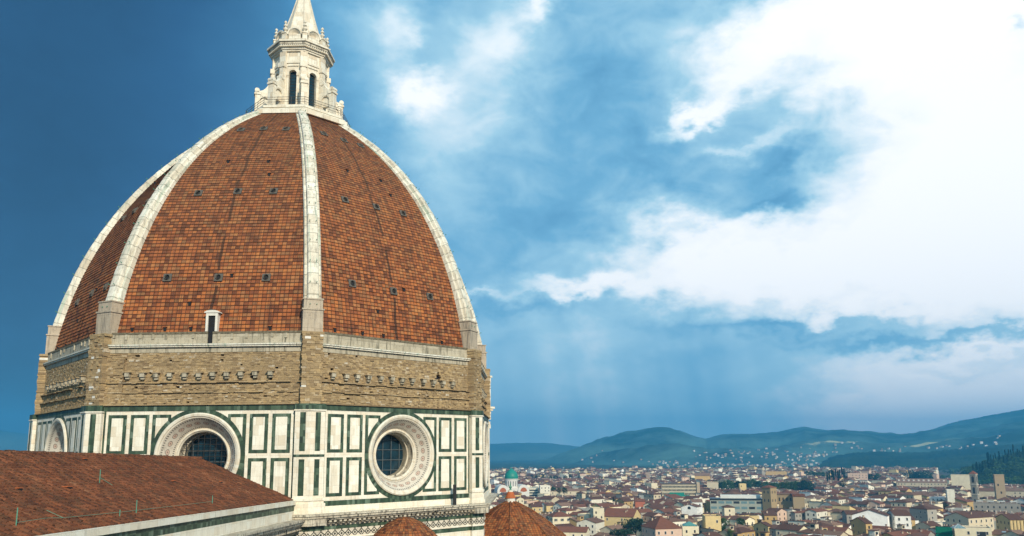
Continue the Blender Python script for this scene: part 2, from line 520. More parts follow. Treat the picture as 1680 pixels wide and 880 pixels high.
# ------------------------------------------------------------------ mesh builder
class MB:
    def __init__(s):
        s.v, s.f, s.mi, s.uv, s.mats, s.tint = [], [], [], [], [], []
        s.has_tint = False

    def idx(s, mt):
        if mt not in s.mats:
            s.mats.append(mt)
        return s.mats.index(mt)

    def face(s, pts, mt, uv=None, tint=None):
        b = len(s.v)
        s.v.extend([tuple(p) for p in pts])
        s.f.append(tuple(range(b, b+len(pts))))
        s.mi.append(s.idx(mt))
        if uv is None:
            a, c, e = Vector(pts[0]), Vector(pts[1]), Vector(pts[2])
            nrm = (c-a).cross(e-a)
            ax = max(range(3), key=lambda i: abs(nrm[i]))
            o = [i for i in range(3) if i != ax]
            uv = [(p[o[0]], p[o[1]]) for p in pts]
        s.uv.extend(uv)
        s.tint.extend([tint or (1, 1, 1)]*len(pts))
        if tint:
            s.has_tint = True

    def box(s, F, u0, u1, z0, z1, n0, n1, mt, tint=None):
        """a box in a wall's own frame: u along it, z up, n outward"""
        P = [[[F(u, z, n) for n in (n0, n1)] for z in (z0, z1)] for u in (u0, u1)]
        uz = [(u0, z0), (u1, z0), (u1, z1), (u0, z1)]
        b = len(s.v)
        s.v.extend([tuple(P[i][j][k]) for i in (0, 1) for j in (0, 1) for k in (0, 1)])
        i_ = s.idx(mt)
        for q, uvq in (((1, 5, 7, 3), uz), ((0, 2, 6, 4), [(u0, z0), (u0, z1), (u1, z1), (u1, z0)]),
                       ((0, 1, 3, 2), [(n0, z0), (n1, z0), (n1, z1), (n0, z1)]), ((4, 6, 7, 5), [(n0, z0), (n0, z1), (n1, z1), (n1, z0)]),
                       ((2, 3, 7, 6), [(u0, n0), (u0, n1), (u1, n1), (u1, n0)]), ((0, 4, 5, 1), [(u0, n0), (u1, n0), (u1, n1), (u0, n1)])):
            s.f.append(tuple(b+k for k in q))
            s.mi.append(i_)
            s.uv.extend(uvq)
            s.tint.extend([tint or (1, 1, 1)]*4)
        if tint:
            s.has_tint = True

    def prism(s, poly, z0, z1, mt, top=None):
        """an upright prism over a plan polygon (x, y); top: a second polygon for a tapered one"""
        top = top or poly
        n = len(poly)
        L = 0
        for i in range(n):
            a, b = poly[i], poly[(i+1) % n]
            c, d = top[(i+1) % n], top[i]
            l = math.hypot(a[0]-b[0], a[1]-b[1])
            s.face([(*a, z0), (*b, z0), (*c, z1), (*d, z1)], mt, [(L, z0), (L+l, z0), (L+l, z1), (L, z1)])
            L += l
        s.face([(*p, z1) for p in top], mt)
        s.face([(*p, z0) for p in reversed(poly)], mt)

    def lathe(s, F, prof, mt, segs=24, a0=0, a1=2*pi, uvs=None):
        """prof: (radius, height); F(x, y, h) -> point"""
        for i in range(segs):
            t0, t1 = a0+(a1-a0)*i/segs, a0+(a1-a0)*(i+1)/segs
            for j in range(len(prof)-1):
                (ra, ha), (rb, hb) = prof[j], prof[j+1]
                pts = [F(ra*cos(t0), ra*sin(t0), ha), F(ra*cos(t1), ra*sin(t1), ha), F(rb*cos(t1), rb*sin(t1), hb), F(rb*cos(t0), rb*sin(t0), hb)]
                if uvs:
                    va, vb = uvs[j]
                    k = 96/(2*pi)
                    uv = [(t0*k, va), (t1*k, va), (t1*k, vb), (t0*k, vb)]
                else:
                    rr = max(ra, rb)
                    uv = [(t0*rr, j), (t1*rr, j), (t1*rr, j+1), (t0*rr, j+1)]
                m_ = mt[j] if isinstance(mt, list) else mt
                s.face(pts, m_, uv)

    def tube(s, a, b, r, mt, n=6, r1=None):
        a, b = Vector(a), Vector(b)
        d = (b-a).normalized()
        x = d.orthogonal().normalized()
        y = d.cross(x)
        r1 = r if r1 is None else r1
        for i in range(n):
            t0, t1 = 2*pi*i/n, 2*pi*(i+1)/n
            o0, o1 = x*cos(t0)+y*sin(t0), x*cos(t1)+y*sin(t1)
            s.face([a+o0*r, a+o1*r, b+o1*r1, b+o0*r1], mt, [(0, 0), (1, 0), (1, 1), (0, 1)])
        s.face([b+(x*cos(2*pi*i/n)+y*sin(2*pi*i/n))*r1 for i in range(n)], mt)

    def build(s, name, parent=None, smooth=False, loc=None):
        me = bpy.data.meshes.new(name)
        me.from_pydata(s.v, [], s.f)
        for mt in s.mats:
            me.materials.append(mt)
        me.polygons.foreach_set('material_index', s.mi)
        ul = me.uv_layers.new(name='UVMap')
        ul.data.foreach_set('uv', np.array(s.uv, dtype=np.float32).ravel())
        if s.has_tint:
            at_ = me.color_attributes.new('tint', 'FLOAT_COLOR', 'CORNER')
            c = np.ones((len(s.tint), 4), dtype=np.float32)
            c[:, :3] = s.tint
            at_.data.foreach_set('color', c.ravel())
        if smooth:
            me.polygons.foreach_set('use_smooth', [True]*len(me.polygons))
        me.update()
        if smooth:
            import bmesh
            bm = bmesh.new()
            bm.from_mesh(me)
            bmesh.ops.remove_doubles(bm, verts=bm.verts, dist=.0005)
            bm.to_mesh(me)
            bm.free()
        o = bpy.data.objects.new(name, me)
        COL.objects.link(o)
        if parent is not None:
            o.parent = parent
            o.matrix_parent_inverse = Matrix.Identity(4) if loc is None else Matrix.Identity(4)
            pl = parent.location
            if parent.type == 'EMPTY' or parent.parent is not None:
                # meshes are written in world coordinates; the parent carries the offset
                w = Matrix.Identity(4)
                q = parent
                while q is not None:
                    w = Matrix.Translation(q.location) @ w
                    q = q.parent
                o.location = -w.translation
            else:
                o.location = -pl
        return o


def tag(o, label=None, cat=None, group=None, kind=None):
    for k, v in (('label', label), ('category', cat), ('group', group), ('kind', kind)):
        if v:
            o[k] = v
    return o


def empty(name, loc, label=None, cat=None, group=None, rz=0):
    o = bpy.data.objects.new(name, None)
    COL.objects.link(o)
    o.location = loc
    o.rotation_euler.z = rz
    return tag(o, label, cat, group)


# ================================================================== THE CATHEDRAL
AP = 29*cos(pi/8)                # apothem of the drum's marble wall
LH = 29*sin(pi/8)                # half a side
Cx, Rc, Zc = 23.2467, 52.8443, 2.7879


def frame(k, a=AP, c=(0, 0), z=H):
    am = -pi/2 + PHI + (k-1.5)*pi/4
    n = Vector((cos(am), sin(am), 0))
    t = Vector((-sin(am), cos(am), 0))
    o = Vector((c[0], c[1], z))

    def F(u, zz, nn):
        return o + n*(a+nn) + t*u + Vector((0, 0, zz))
    F.n, F.t = n, t
    return F


def corner_dir(k):
    a = -pi/2 + PHI + (k-2)*pi/4
    return Vector((cos(a), sin(a), 0)), Vector((-sin(a), cos(a), 0))


def octa(n, c=(0, 0)):
    r = (AP+n)/cos(pi/8)
    return [(c[0]+r*cos(-pi/2+PHI+(k-2)*pi/4), c[1]+r*sin(-pi/2+PHI+(k-2)*pi/4)) for k in range(8)]


def oct_r(r, c=(0, 0)):
    return [(c[0]+r*cos(-pi/2+PHI+(k-2)*pi/4), c[1]+r*sin(-pi/2+PHI+(k-2)*pi/4)) for k in range(8)]


def corner_prism(mb, k, w, n0, n1, z0, z1, mt, w2=None):
    """a pier folded round corner k: w along each side, from depth n0 to n1"""
    Fa, Fb = frame(k-1), frame(k)
    ro = (AP+n1)/cos(pi/8)
    ri = (AP+n0)/cos(pi/8)
    d, _ = corner_dir(k)
    pts = [Fa(LH-w, 0, n0), Fa(LH-w, 0, n1), d*ro, Fb(-LH+w, 0, n1), Fb(-LH+w, 0, n0), d*ri]
    poly = [(p[0], p[1]) for p in pts]
    n = len(poly)
    # sides carrying each wall's own u so that veneers line up
    for i in range(n):
        a, b = poly[i], poly[(i+1) % n]
        l = math.hypot(a[0]-b[0], a[1]-b[1])
        off = 13*k+3*i
        mb.face([(*a, H+z0), (*b, H+z0), (*b, H+z1), (*a, H+z1)], mt, [(off, z0), (off+l, z0), (off+l, z1), (off, z1)])
    # end faces split to stay convex
    for z in (z0, z1):
        mb.face([(*poly[0], H+z), (*poly[1], H+z), (*poly[2], H+z), (*poly[5], H+z)], mt)
        mb.face([(*poly[5], H+z), (*poly[2], H+z), (*poly[3], H+z), (*poly[4], H+z)], mt)


cath = empty('cathedral', (0, 0, 0), 'huge cathedral with red tiled octagonal dome, white ribs, marble lantern and striped marble drum', 'cathedral')

DETAIL = (0, 1, 2, 3)
# ---- marble drum walls
for k in range(8):
    F = frame(k)
    mb = MB()
    if k not in DETAIL:
        mb.box(F, -LH+1.2, LH-1.2, -5.6, 4.95, -1.5, 0, M_marble)
        mb.box(F, -LH+1.2, LH-1.2, 4.5, 5.05, 0, .05, M_green)
        mb.build('drum_wall', cath)
        continue
    RH = 4.26
    N = 96
    ue, zb, zt = LH-1.3, -5.6, 4.95

    def edge(t):
        c_, s_ = cos(t), sin(t)
        q = min(ue/abs(c_) if abs(c_) > 1e-6 else 1e9, (zt if s_ > 0 else -zb)/abs(s_) if abs(s_) > 1e-6 else 1e9)
        return (c_*q, s_*q)
    ang = sorted([2*pi*i/N for i in range(N)] + [math.atan2(zz, uu_) % (2*pi) for uu_ in (ue, -ue) for zz in (zt, zb)])
    for i in range(len(ang)):
        t0, t1 = ang[i], ang[(i+1) % len(ang)]
        if abs(t1-t0) < 1e-9:
            continue
        a, b = edge(t0), edge(t1)
        c_, d_ = (RH*cos(t1), RH*sin(t1)), (RH*cos(t0), RH*sin(t0))
        q = [d_, a, b, c_]
        mb.face([F(p[0], p[1], 0) for p in q], M_marble, [(p[0]+31*k, p[1]) for p in q])

    def clip(u0, u1, z0, z1, n, mt, Rk, side):
        """a flat veneer cut by the circle of radius Rk; side +1 keeps u >= circle, -1 keeps u <= -circle"""
        st = max(2, int((z1-z0)/.09))
        for i in range(st):
            za, zb_ = z0+(z1-z0)*i/st, z0+(z1-z0)*(i+1)/st
            ca = math.sqrt(max(Rk*Rk-za*za, 0))
            cb = math.sqrt(max(Rk*Rk-zb_*zb_, 0))
            if side > 0:
                a0, b0 = max(u0, ca), max(u0, cb)
                if a0 >= u1 and b0 >= u1:
                    continue
                q = [(min(a0, u1), za), (u1, za), (u1, zb_), (min(b0, u1), zb_)]
            else:
                a0, b0 = min(u1, -ca), min(u1, -cb)
                if a0 <= u0 and b0 <= u0:
                    continue
                q = [(u0, za), (max(a0, u0), za), (max(b0, u0), zb_), (u0, zb_)]
            mb.face([F(p[0], p[1], n) for p in q], mt, [(p[0]+17*k, p[1]) for p in q])
    for sgn in (-1, 1):
        for (zz0, zz1) in ((.28, 4.15), (-4.05, -.20)):
            for ci, hw in ((8.23, .93), (5.98, .93)):
                c_ = sgn*ci
                mb.box(F, c_-hw, c_+hw, zz0, zz1, .004, .025, M_green)
                mb.box(F, c_-hw+.36, c_+hw-.36, zz0+.33, zz1-.33, .025, .045, M_panel)
            u0, u1 = 2.85, 4.72
            if sgn < 0:
                u0, u1 = -u1, -u0
            clip(u0, u1, zz0, zz1, .02, M_green, 4.74, sgn)
            clip(u0+.36 if sgn < 0 else u0+.30, u1-.30 if sgn < 0 else u1-.36, zz0+.33, zz1-.33, .04, M_panel, 4.74, sgn)
            # thin green slip beside the corner pier
        mb.box(F, min(sgn*9.42, sgn*9.62), max(sgn*9.42, sgn*9.62), -4.4, 4.5, .004, .022, M_green)
    for sgn in (-1, 1):
        clip(min(0, sgn*9.6), max(0, sgn*9.6), -4.95, -4.45, .021, M_green, 4.74, sgn)
    mb.box(F, -LH+1.35, LH-1.35, 4.52, 5.06, .004, .06, M_green)
    # green ring round the window
    for i in range(96):
        t0, t1 = 2*pi*i/96, 2*pi*(i+1)/96
        if min(4.86*sin(t0), 4.86*sin(t1)) > 4.62:
            pass
        q = [(r_*cos(t), r_*sin(t)) for r_, t in ((4.26, t0), (4.26, t1), (4.74, t1), (4.74, t0))]
        mb.face([F(p[0], p[1], .028) for p in q], M_green, [(t0*4.6, 1.3), (t1*4.6, 1.3), (t1*4.6, 1.8), (t0*4.6, 1.8)])
    # base plinth of the wall
    mb.box(F, -LH+1.3, LH-1.3, -5.62, -5.02, .002, .16, M_marble)
    # inside backing
    mb.box(F, -LH+1.0, LH-1.0, -5.6, 4.9, -3.6, -3.4, M_concrete)
    w = mb.build('drum_wall', cath)
    # round window
    def FO(x, y, h, F=F):
        return F(x, y, h)
    win = MB()
    prof = [(4.30, 0.0), (4.30, .18), (4.18, .27), (3.98, .23), (3.90, .12), (3.82, .10), (2.80, -1.25), (2.72, -1.12), (2.60, -1.10), (2.52, -1.22), (2.44, -1.30)]
    uvs = [(0, 0)]*5+[(0, 1)]+[(0, 0)]*4
    mats = [M_marble]*5+[M_splay]+[M_marble]*4
    win.lathe(FO, prof, mats, 96, uvs=uvs)
    wo_ = win.build('round_window', cath)
    tb = MB()
    tb.lathe(FO, [(2.44, -1.30), (2.40, -2.1), (2.25, -2.15), (2.25, -3.2)], [M_marble_old, M_marble_old, M_concrete], 64)
    tb.build('reveal', wo_)
    gl = MB()
    nst = 40
    for i in range(nst):
        t0, t1 = 2*pi*i/nst, 2*pi*(i+1)/nst
        gl.face([F(0, 0, -2.9), F(2.3*cos(t0), 2.3*sin(t0), -2.9), F(2.3*cos(t1), 2.3*sin(t1), -2.9)], M_glass)
    gl.build('glass_pane', wo_)
    gr = MB()
    if k in (1, 0):
        for q in np.arange(-1.8, 1.9, .6):
            l = math.sqrt(2.44**2-q*q)
            gr.tube(F(q, -l, -1.5), F(q, l, -1.5), .035, M_iron)
            gr.tube(F(-l, q, -1.5), F(l, q, -1.5), .035, M_iron)
    for q in np.arange(-1.65, 1.7, 1.1):
        l = math.sqrt(2.25**2-q*q)
        gr.tube(F(q, -l, -2.8), F(q, l, -2.8), .035, M_grille)
        gr.tube(F(-l, q, -2.8), F(l, q, -2.8), .035, M_grille)
    gr.build('grille', wo_)

# ---- marble corner piers
for k in range(8):
    if k in (4, 5, 6, 7):
        continue
    mb = MB()
    corner_prism(mb, k, 1.42, -.5, .42, -4.1, 4.52, M_marble)
    corner_prism(mb, k, 1.46, -.5, .47, 4.52, 5.10, M_green)
    corner_prism(mb, k, 1.50, -.5, .52, 4.38, 4.519, M_marble)
    for (w_, n_, a, b) in ((1.52, .56, -4.35, -4.10), (1.47, .48, -4.60, -4.35), (1.58, .60, -5.20, -4.60), (1.66, .70, -5.60, -5.20)):
        corner_prism(mb, k, w_, -.5, n_, a, b, M_marble)
    for kk, s_ in ((k-1, 1), (k, -1)):
        F = frame(kk)
        # each face of the pier carries two green slips, above and below the middle band
        c_ = s_*(LH-.62)
        for (a, b) in ((.45, 4.25), (-3.85, -.35)):
            mb.box(F, c_-.28, c_+.28, a, b, .425, .445, M_green)
        u0, u1 = sorted((s_*(LH-1.42), s_*(LH+.17)))
        mb.box(F, u0, u1, -.12, .12, .421, .46, M_green)
    mb.build('corner_pier', cath)

# ---- rough masonry band with its old corbels
NB = 26.34-AP


def stones(mb, F, u0, u1, z0, z1, n0, amp, hole=None, sw=(.2, .52), sh=(.13, .23)):
    z = z0
    while z < z1-.01:
        h = min(uni(*sh), z1-z)
        u = u0-uni(0, .3)
        lean = uni(-.012, .012)
        while u < u1:
            w = uni(*sw)
            a, b = max(u, u0), min(u+w, u1)
            u += w
            if b-a < .04:
                continue
            if hole and any(ha-.02 < (a+b)/2 < hb+.02 and hc < z+h/2 < hd for ha, hb, hc, hd in hole):
                continue
            if rnd() < .008:
                continue
            d = amp*rnd()**1.8 + lean
            mb.box(F, a, b, z, z+h-.012, n0-.5, n0+d, M_stone)
        z += h


for k in (0, 1, 2, 3, 4):
    F = frame(k)
    mb = MB()
    ue = LH-.9
    hole = [(5.08, 5.55, 8.3, 9.4)] if k == 2 else None
    if k == 4:
        mb.box(F, -ue, ue, 5.1, 11.0, NB-1, NB, M_stone)
    else:
        # bands of different projection: the masonry steps in where the gallery was never built
        stones(mb, F, -ue, ue, 5.1, 6.35, NB+.10, .13 if k else .05)
        stones(mb, F, -ue, ue, 6.35, 7.35, NB+.02, .13 if k else .05)
        stones(mb, F, -ue, ue, 7.35, 10.45, NB-.08, .09 if k else .04, hole)
        mb.box(F, -ue, ue, 10.45, 10.98, NB-1, NB-.02, M_concrete)
        for z in (6.36, 7.36):
            u = -ue
            while u < ue:
                w = uni(.4, 1.6)
                if rnd() < .88:
                    zj = z+uni(-.05, .05)
                    mb.box(F, u, min(u+w, ue), zj-.04, zj+.05, NB, NB+.26+uni(0, .12), M_stone)
                u += w
        if k == 1:
            stones(mb, F, -LH+1.0, -8.15, 5.1, 10.1, NB+.16, .12)
        mb.box(F, -LH+1.2, LH-1.2, 5.061, 5.17, NB-.2, .25, M_terra if False else M_stone)
        if hole:
            mb.box(F, 5.0, 5.6, 8.2, 9.5, NB-1.2, NB-.6, M_dark)
    mb.box(F, -ue, ue, 5.1, 10.45, NB-.95, NB-.50, M_dark)
    band = mb.build('masonry_band', cath)
    band['label'] = 'rough brown stone band between dome and marble drum'
    if k in (0, 1, 2, 3):
        us = {2: [-8.5+i*1.44 for i in range(12)], 1: [-7.7, -6.2]+[-4.75+i*1.44 for i in range(9)], 0: [-7+i*1.5 for i in range(10)], 3: [-7+i*1.5 for i in range(10)]}[k]
        for u in us:
            cb = MB()
            u += uni(-.08, .08)
            dz = uni(-.06, .06)
            cb.box(F, u-.23, u+.23, 7.95+dz, 8.35+dz, NB-.2, NB+.42, M_concrete)
            cb.box(F, u-.18, u+.18, 7.72+dz, 7.95+dz, NB-.2, NB+.24, M_concrete)
            cb.box(F, u-.38, u+.38, 8.36+dz, 8.44+dz, NB-.2, NB+.50, M_stone)
            cb.build('corbel', band)

# parapet at the springing, with string course
for k in range(5):
    F = frame(k)
    mb = MB()
    ue = LH-.7
    slot = (k == 1)
    def seg(a, b, z0, z1, n0, n1, mt):
        if slot and z1 > 11.31 and z0 > 10.9:
            mb.box(F, a, .10, z0, z1, n0, n1, mt)
            mb.box(F, .62, b, z0, z1, n0, n1, mt)
        else:
            mb.box(F, a, b, z0, z1, n0, n1, mt)
    mb.box(F, -ue, ue, 10.98, 11.14, NB-.6, NB+.22, M_marble_rib)
    mb.box(F, -ue, ue, 11.14, 11.30, NB-.6, NB+.34, M_marble_rib)
    seg(-ue, ue, 11.302, 12.35, NB-.9, NB-.10, M_concrete)
    seg(-ue, ue, 12.352, 12.56, NB-1.0, NB-.04, M_moss)
    for i in range(15):
        u = -ue+.9+i*(2*ue-1.8)/14+uni(-.1, .1)
        if k == 2 or rnd() < .3:
            continue
        if slot and abs(u-.36) < .5:
            continue
        mb.box(F, u-.13, u+.13, 11.85+uni(-.15, .15), 12.34, NB-.11, NB+.0, M_concrete)
    if slot:
        mb.box(F, .102, .618, 11.31, 12.58, NB-1.0, NB-.22, M_dark)
    mb.build('parapet', cath)

# rough corner piers and the stone feet of the ribs
for k in range(6):
    d, t = corner_dir(k)

    def FC(u, z, n, d=d, t=t):
        return d*(28.51+n) + t*u + Vector((0, 0, H+z))
    mb = MB()
    z = 5.1
    while z < 12.3:
        h = uni(.16, .30)
        w = 1.02+uni(-.05, .08)
        n = 0
        u = -w
        while u < w-.01:
            ww = min(uni(.25, .6), w-u)
            mb.box(FC, u, u+ww-.01, z, min(z+h, 12.3)-.012, -1.6, .30+uni(0, .12), M_white if rnd() < .03 else M_stone)
            u += ww
        z += h
    mb.box(FC, -1.12, 1.12, 12.15, 12.40, -1.6, .36, M_stone)
    mb.build('rough_pier', cath)

# ---- the tiled shell
RIB0 = math.asin((12.55-Zc)/Rc)
RIB1 = math.asin((46.2-Zc)/Rc)


def RR(th):
    """the shell swells a little beyond the true arc between springing and crown"""
    f = min(1, max(0, (th-RIB0)/(RIB1-RIB0)))
    return Rc + .62*sin(pi*f**1.15)


def th_at(z):
    a, b = RIB0-.1, RIB1+.1
    for _ in range(40):
        m_ = (a+b)/2
        if RR(m_)*sin(m_) < z-Zc:
            a = m_
        else:
            b = m_
    return a


def shell_r(th):
    return -Cx + RR(th)*cos(th)


for k in range(8):
    F0 = frame(k, 0)
    mb = MB()
    n = int(round(Rc*(RIB1-RIB0)/.42))
    SEG = 14 if k in DETAIL else 1
    jit = [[uni(-.012, .018) for _ in range(SEG+1)] for _ in range(n+2)]
    for i in range(n):
        ta, tb_ = RIB0+(RIB1-RIB0)*i/n, RIB0+(RIB1-RIB0)*(i+1)/n
        ra, rb = shell_r(ta)-.9, shell_r(tb_)-.9
        za, zb_ = Zc+RR(ta)*sin(ta), Zc+RR(tb_)*sin(tb_)
        wa, wb = ra*sin(pi/8), rb*sin(pi/8)
        aa, ab = ra*cos(pi/8), rb*cos(pi/8)
        va, vb = i*.42+k*420+.001, (i+1)*.42+k*420-.001
        for s_ in range(SEG):
            f0, f1 = -1+2*s_/SEG, -1+2*(s_+1)/SEG
            la, lb = .055+jit[i][s_], .055+jit[i][s_+1]
            mb.face([F0(f0*wa, za, aa+la), F0(f1*wa, za, aa+lb), F0(f1*wb, zb_, ab), F0(f0*wb, zb_, ab)], M_tile,
                    [(f0*wa, va), (f1*wa, va), (f1*wb, vb), (f0*wb, vb)])
            mb.face([F0(f0*wa, za, aa), F0(f1*wa, za, aa), F0(f1*wa, za, aa+lb), F0(f0*wa, za, aa+la)], M_tile,
                    [(f0*wa, va), (f1*wa, va), (f1*wa, va+.01), (f0*wa, va+.01)])
    shell = mb.build('tiled_segment', cath)
    if k in (0, 1, 2):
        for zz, off in ((18.5, 5.3), (29.35, 4.2), (40.3, 2.75)):
            th = th_at(zz)
            a = (shell_r(th)-.9)*cos(pi/8)
            # axes of the plate: along the wall, up the slope, outward
            sl_ = Vector((-sin(th)*cos(pi/8), 0, cos(th))).normalized()
            upv = F0.n*sl_.x + Vector((0, 0, sl_.z))
            out = F0.t.cross(upv)
            if out.dot(F0.n) < 0:
                out = -out
            base = F0(0, zz, a)
            for c_ in (-off, 0.1, off):
                vb_ = MB()
                du, dv = uni(-.12, .12), uni(-.15, .15)

                def FV(x, y, h, b=base, c_=c_+du, dv=dv):
                    return b + F0.t*(c_+x) + upv*(y+dv) + out*h
                s_ = .44
                # plate with a round hole
                q = 24
                for i in range(q):
                    t0, t1 = 2*pi*i/q, 2*pi*(i+1)/q

                    def sq(t):
                        c0, s0 = cos(t), sin(t)
                        m_ = s_/max(abs(c0), abs(s0))
                        return c0*m_, s0*m_
                    a0, a1 = sq(t0), sq(t1)
                    vb_.face([FV(.22*cos(t0), .22*sin(t0), .16), FV(a0[0], a0[1], .16), FV(a1[0], a1[1], .16), FV(.22*cos(t1), .22*sin(t1), .16)], M_leadstone)
                    vb_.face([FV(a0[0], a0[1], -.1), FV(a1[0], a1[1], -.1), FV(a1[0], a1[1], .16), FV(a0[0], a0[1], .16)], M_leadstone)
                    vb_.face([FV(.22*cos(t0), .22*sin(t0), .16), FV(.22*cos(t1), .22*sin(t1), .16), FV(.27*cos(t1), .27*sin(t1), .30), FV(.27*cos(t0), .27*sin(t0), .30)], M_leadstone)
                    vb_.face([FV(.30*cos(t0), .30*sin(t0), .15), FV(.30*cos(t1), .30*sin(t1), .15), FV(.27*cos(t1), .27*sin(t1), .30), FV(.27*cos(t0), .27*sin(t0), .30)], M_leadstone)
                    vb_.face([FV(0, 0, .10), FV(.225*cos(t0), .225*sin(t0), .10), FV(.225*cos(t1), .225*sin(t1), .10)], M_dark)
                vb_.build('round_vent', shell)
        # small square holes low on the shell
        for (uu_, zz) in ((-8.0, 12.95), (-4.6, 12.95), (-1.9, 12.95), (6.3, 12.95), (-2.4, 15.7), (-2.2, 34.1), (2.6, 34), (3.2, 31.9), (1.6, 18.8)):
            th = th_at(zz)
            a = (shell_r(th)-.9)*cos(pi/8)
            hb_ = MB()
            hb_.box(F0, uu_-.13, uu_+.13, zz-.18, zz+.2, a-.3, a+.14, M_dark)
            hb_.box(F0, uu_-.2, uu_+.2, zz+.201, zz+.27, a-.3, a+.2, M_tile)
            hb_.build('putlog_hole', shell)
    if k == 1:
        th = th_at(13.2)
        a = (shell_r(th)-.9)*cos(pi/8)
        dm = MB()
        for x0, x1, z0, z1, mt in ((-.24, .0, 12.62, 14.25, M_white), (.74, .98, 12.62, 14.25, M_white), (-.24, .98, 14.25, 14.55, M_white)):
            dm.box(F0, x0, x1, z0, z1, a-1.4, a+.55, mt)
        for i in range(8):
            t0, t1 = pi*i/8, pi*(i+1)/8
            q = [(.37+.80*cos(t0), 14.55+.28*sin(t0)), (.37+.80*cos(t1), 14.55+.28*sin(t1))]
            dm.face([F0(*q[0], a+.62), F0(*q[1], a+.62), F0(q[1][0], 14.55, a+.62), F0(q[0][0], 14.55, a+.62)], M_white)
            dm.face([F0(*q[0], a+.62), F0(*q[1], a+.62), F0(*q[1], a-1.5), F0(*q[0], a-1.5)], M_white)
        d_ = dm.build('dormer', shell)
        dd = MB()
        dd.box(F0, .004, .736, 12.4, 14.245, a-1.3, a+.40, M_dark)
        dd.build('dormer_door', shell)

# ---- ribs
for k in range(8):
    d, t = corner_dir(k)
    mb = MB()
    n = 60
    # half profile across the rib: (offset, height above the tile line)
    prof = [(.90, -.7), (.90, .30), (.80, .42), (.74, .36), (.62, .40), (.58, .72), (.48, .84), (.28, .88), (0, .89)]
    full = [(-a, b) for a, b in prof] + [(a, b) for a, b in reversed(prof[:-1])]
    if k > 5:
        n = 24
    t_a = th_at(15.3)
    t_b = th_at(46.1)
    for i in range(n):
        ta, tb_ = t_a+(t_b-t_a)*i/n, t_a+(t_b-t_a)*(i+1)/n
        sa, sb = 1-.16*i/n, 1-.16*(i+1)/n
        bulge = uni(-.025, .025)

        def pt(th, w, h):
            rr = RR(th)-1.0+h
            return d*(-Cx+rr*cos(th)) + t*w + Vector((0, 0, H+Zc+rr*sin(th)))
        for j in range(len(full)-1):
            (x0, h0), (x1, h1) = full[j], full[j+1]
            mb.face([pt(ta, x0*sa, h0+bulge), pt(ta, x1*sa, h1+bulge), pt(tb_, x1*sb, h1+bulge), pt(tb_, x0*sb, h0+bulge)], M_marble_rib,
                    [(x0+k*3.1+5, Rc*ta), (x1+k*3.1+5, Rc*ta), (x1+k*3.1+5, Rc*tb_), (x0+k*3.1+5, Rc*tb_)])
        if i % 4 == 0:     # small verdigris cramps and rungs on the crest
            mb.tube(pt(ta, -.34, 1.0), pt(ta, -.34, 1.16), .05, M_verd, 5)
            mb.tube(pt(ta, .34, 1.0), pt(ta, .34, 1.16), .05, M_verd, 5)
    rib = mb.build('dome_rib', cath)
    if k < 6:
        ft = MB()

        def FF(u, z, nn, d=d, t=t):
            return d*(27.95+nn) + t*u + Vector((0, 0, H+z))
        ft.box(FF, -1.02, 1.02, 12.40, 14.70, -1.1, .36, M_foot)
        ft.box(FF, -1.12, 1.12, 14.70, 14.86, -1.1, .44, M_foot)
        ft.box(FF, -.96, .96, 14.86, 15.80, -1.3, .28, M_foot)
        ft.box(FF, -1.04, 1.04, 15.80, 15.94, -1.4, .35, M_foot)
        ft.build('rib_foot', rib)

# ---- cornice and frieze below the drum
mb = MB()


def ring(mb, n0, n1, z0, z1, mt, ks=range(8)):
    ro, ri = (AP+n1)/cos(pi/8), (AP+n0)/cos(pi/8)
    for k in ks:
        a, _ = corner_dir(k)
        b, _ = corner_dir(k+1)
        Z0, Z1 = Vector((0, 0, H+z0)), Vector((0, 0, H+z1))
        P = [a*ro, b*ro, b*ri, a*ri]
        lo_, l1 = -ro*sin(pi/8)+50*k, ro*sin(pi/8)+50*k
        mb.face([P[0]+Z0, P[1]+Z0, P[1]+Z1, P[0]+Z1], mt, [(lo_, z0), (l1, z0), (l1, z1), (lo_, z1)])
        mb.face([P[0]+Z1, P[1]+Z1, P[2]+Z1, P[3]+Z1], mt, [(lo_, 0), (l1, 0), (l1, n1-n0), (lo_, n1-n0)])
        mb.face([P[0]+Z0, P[3]+Z0, P[2]+Z0, P[1]+Z0], mt, [(lo_, 0), (lo_, n1-n0), (l1, n1-n0), (l1, 0)])
        mb.face([P[3]+Z0, P[2]+Z0, P[2]+Z1, P[3]+Z1], mt)


ring(mb, -1, 1.35, -5.78, -5.62, M_marble_old)
ring(mb, -1, 1.22, -6.02, -5.782, M_marble_old)
ring(mb, -1, 1.00, -6.20, -6.022, M_marble_old)
for k in range(5):
    F = frame(k)
    u = -LH-.3
    while u < LH+.3:
        mb.box(F, u, u+.30, -6.46, -6.202, .2, .85, M_marble_old)
        mb.box(F, u+.04, u+.26, -6.64, -6.462, .2, .60, M_marble_old)
        u += .56
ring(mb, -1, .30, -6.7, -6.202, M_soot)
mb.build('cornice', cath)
mb = MB()
for z0, z1, n_, mt in ((-6.85, -6.702, .20, M_marble_old), (-7.22, -6.852, .12, M_green), (-7.95, -7.222, .16, M_lattice), (-8.15, -7.952, .24, M_marble), (-8.62, -8.152, .12, M_green),
                       (-9.6, -8.622, .15, M_marble), (-10.0, -9.602, .12, M_green), (-13.5, -10.002, .14, M_marble), (-14.2, -13.502, .12, M_green), (-50, -14.202, .10, M_marble)):
    ring(mb, -1, n_, z0, z1, mt)
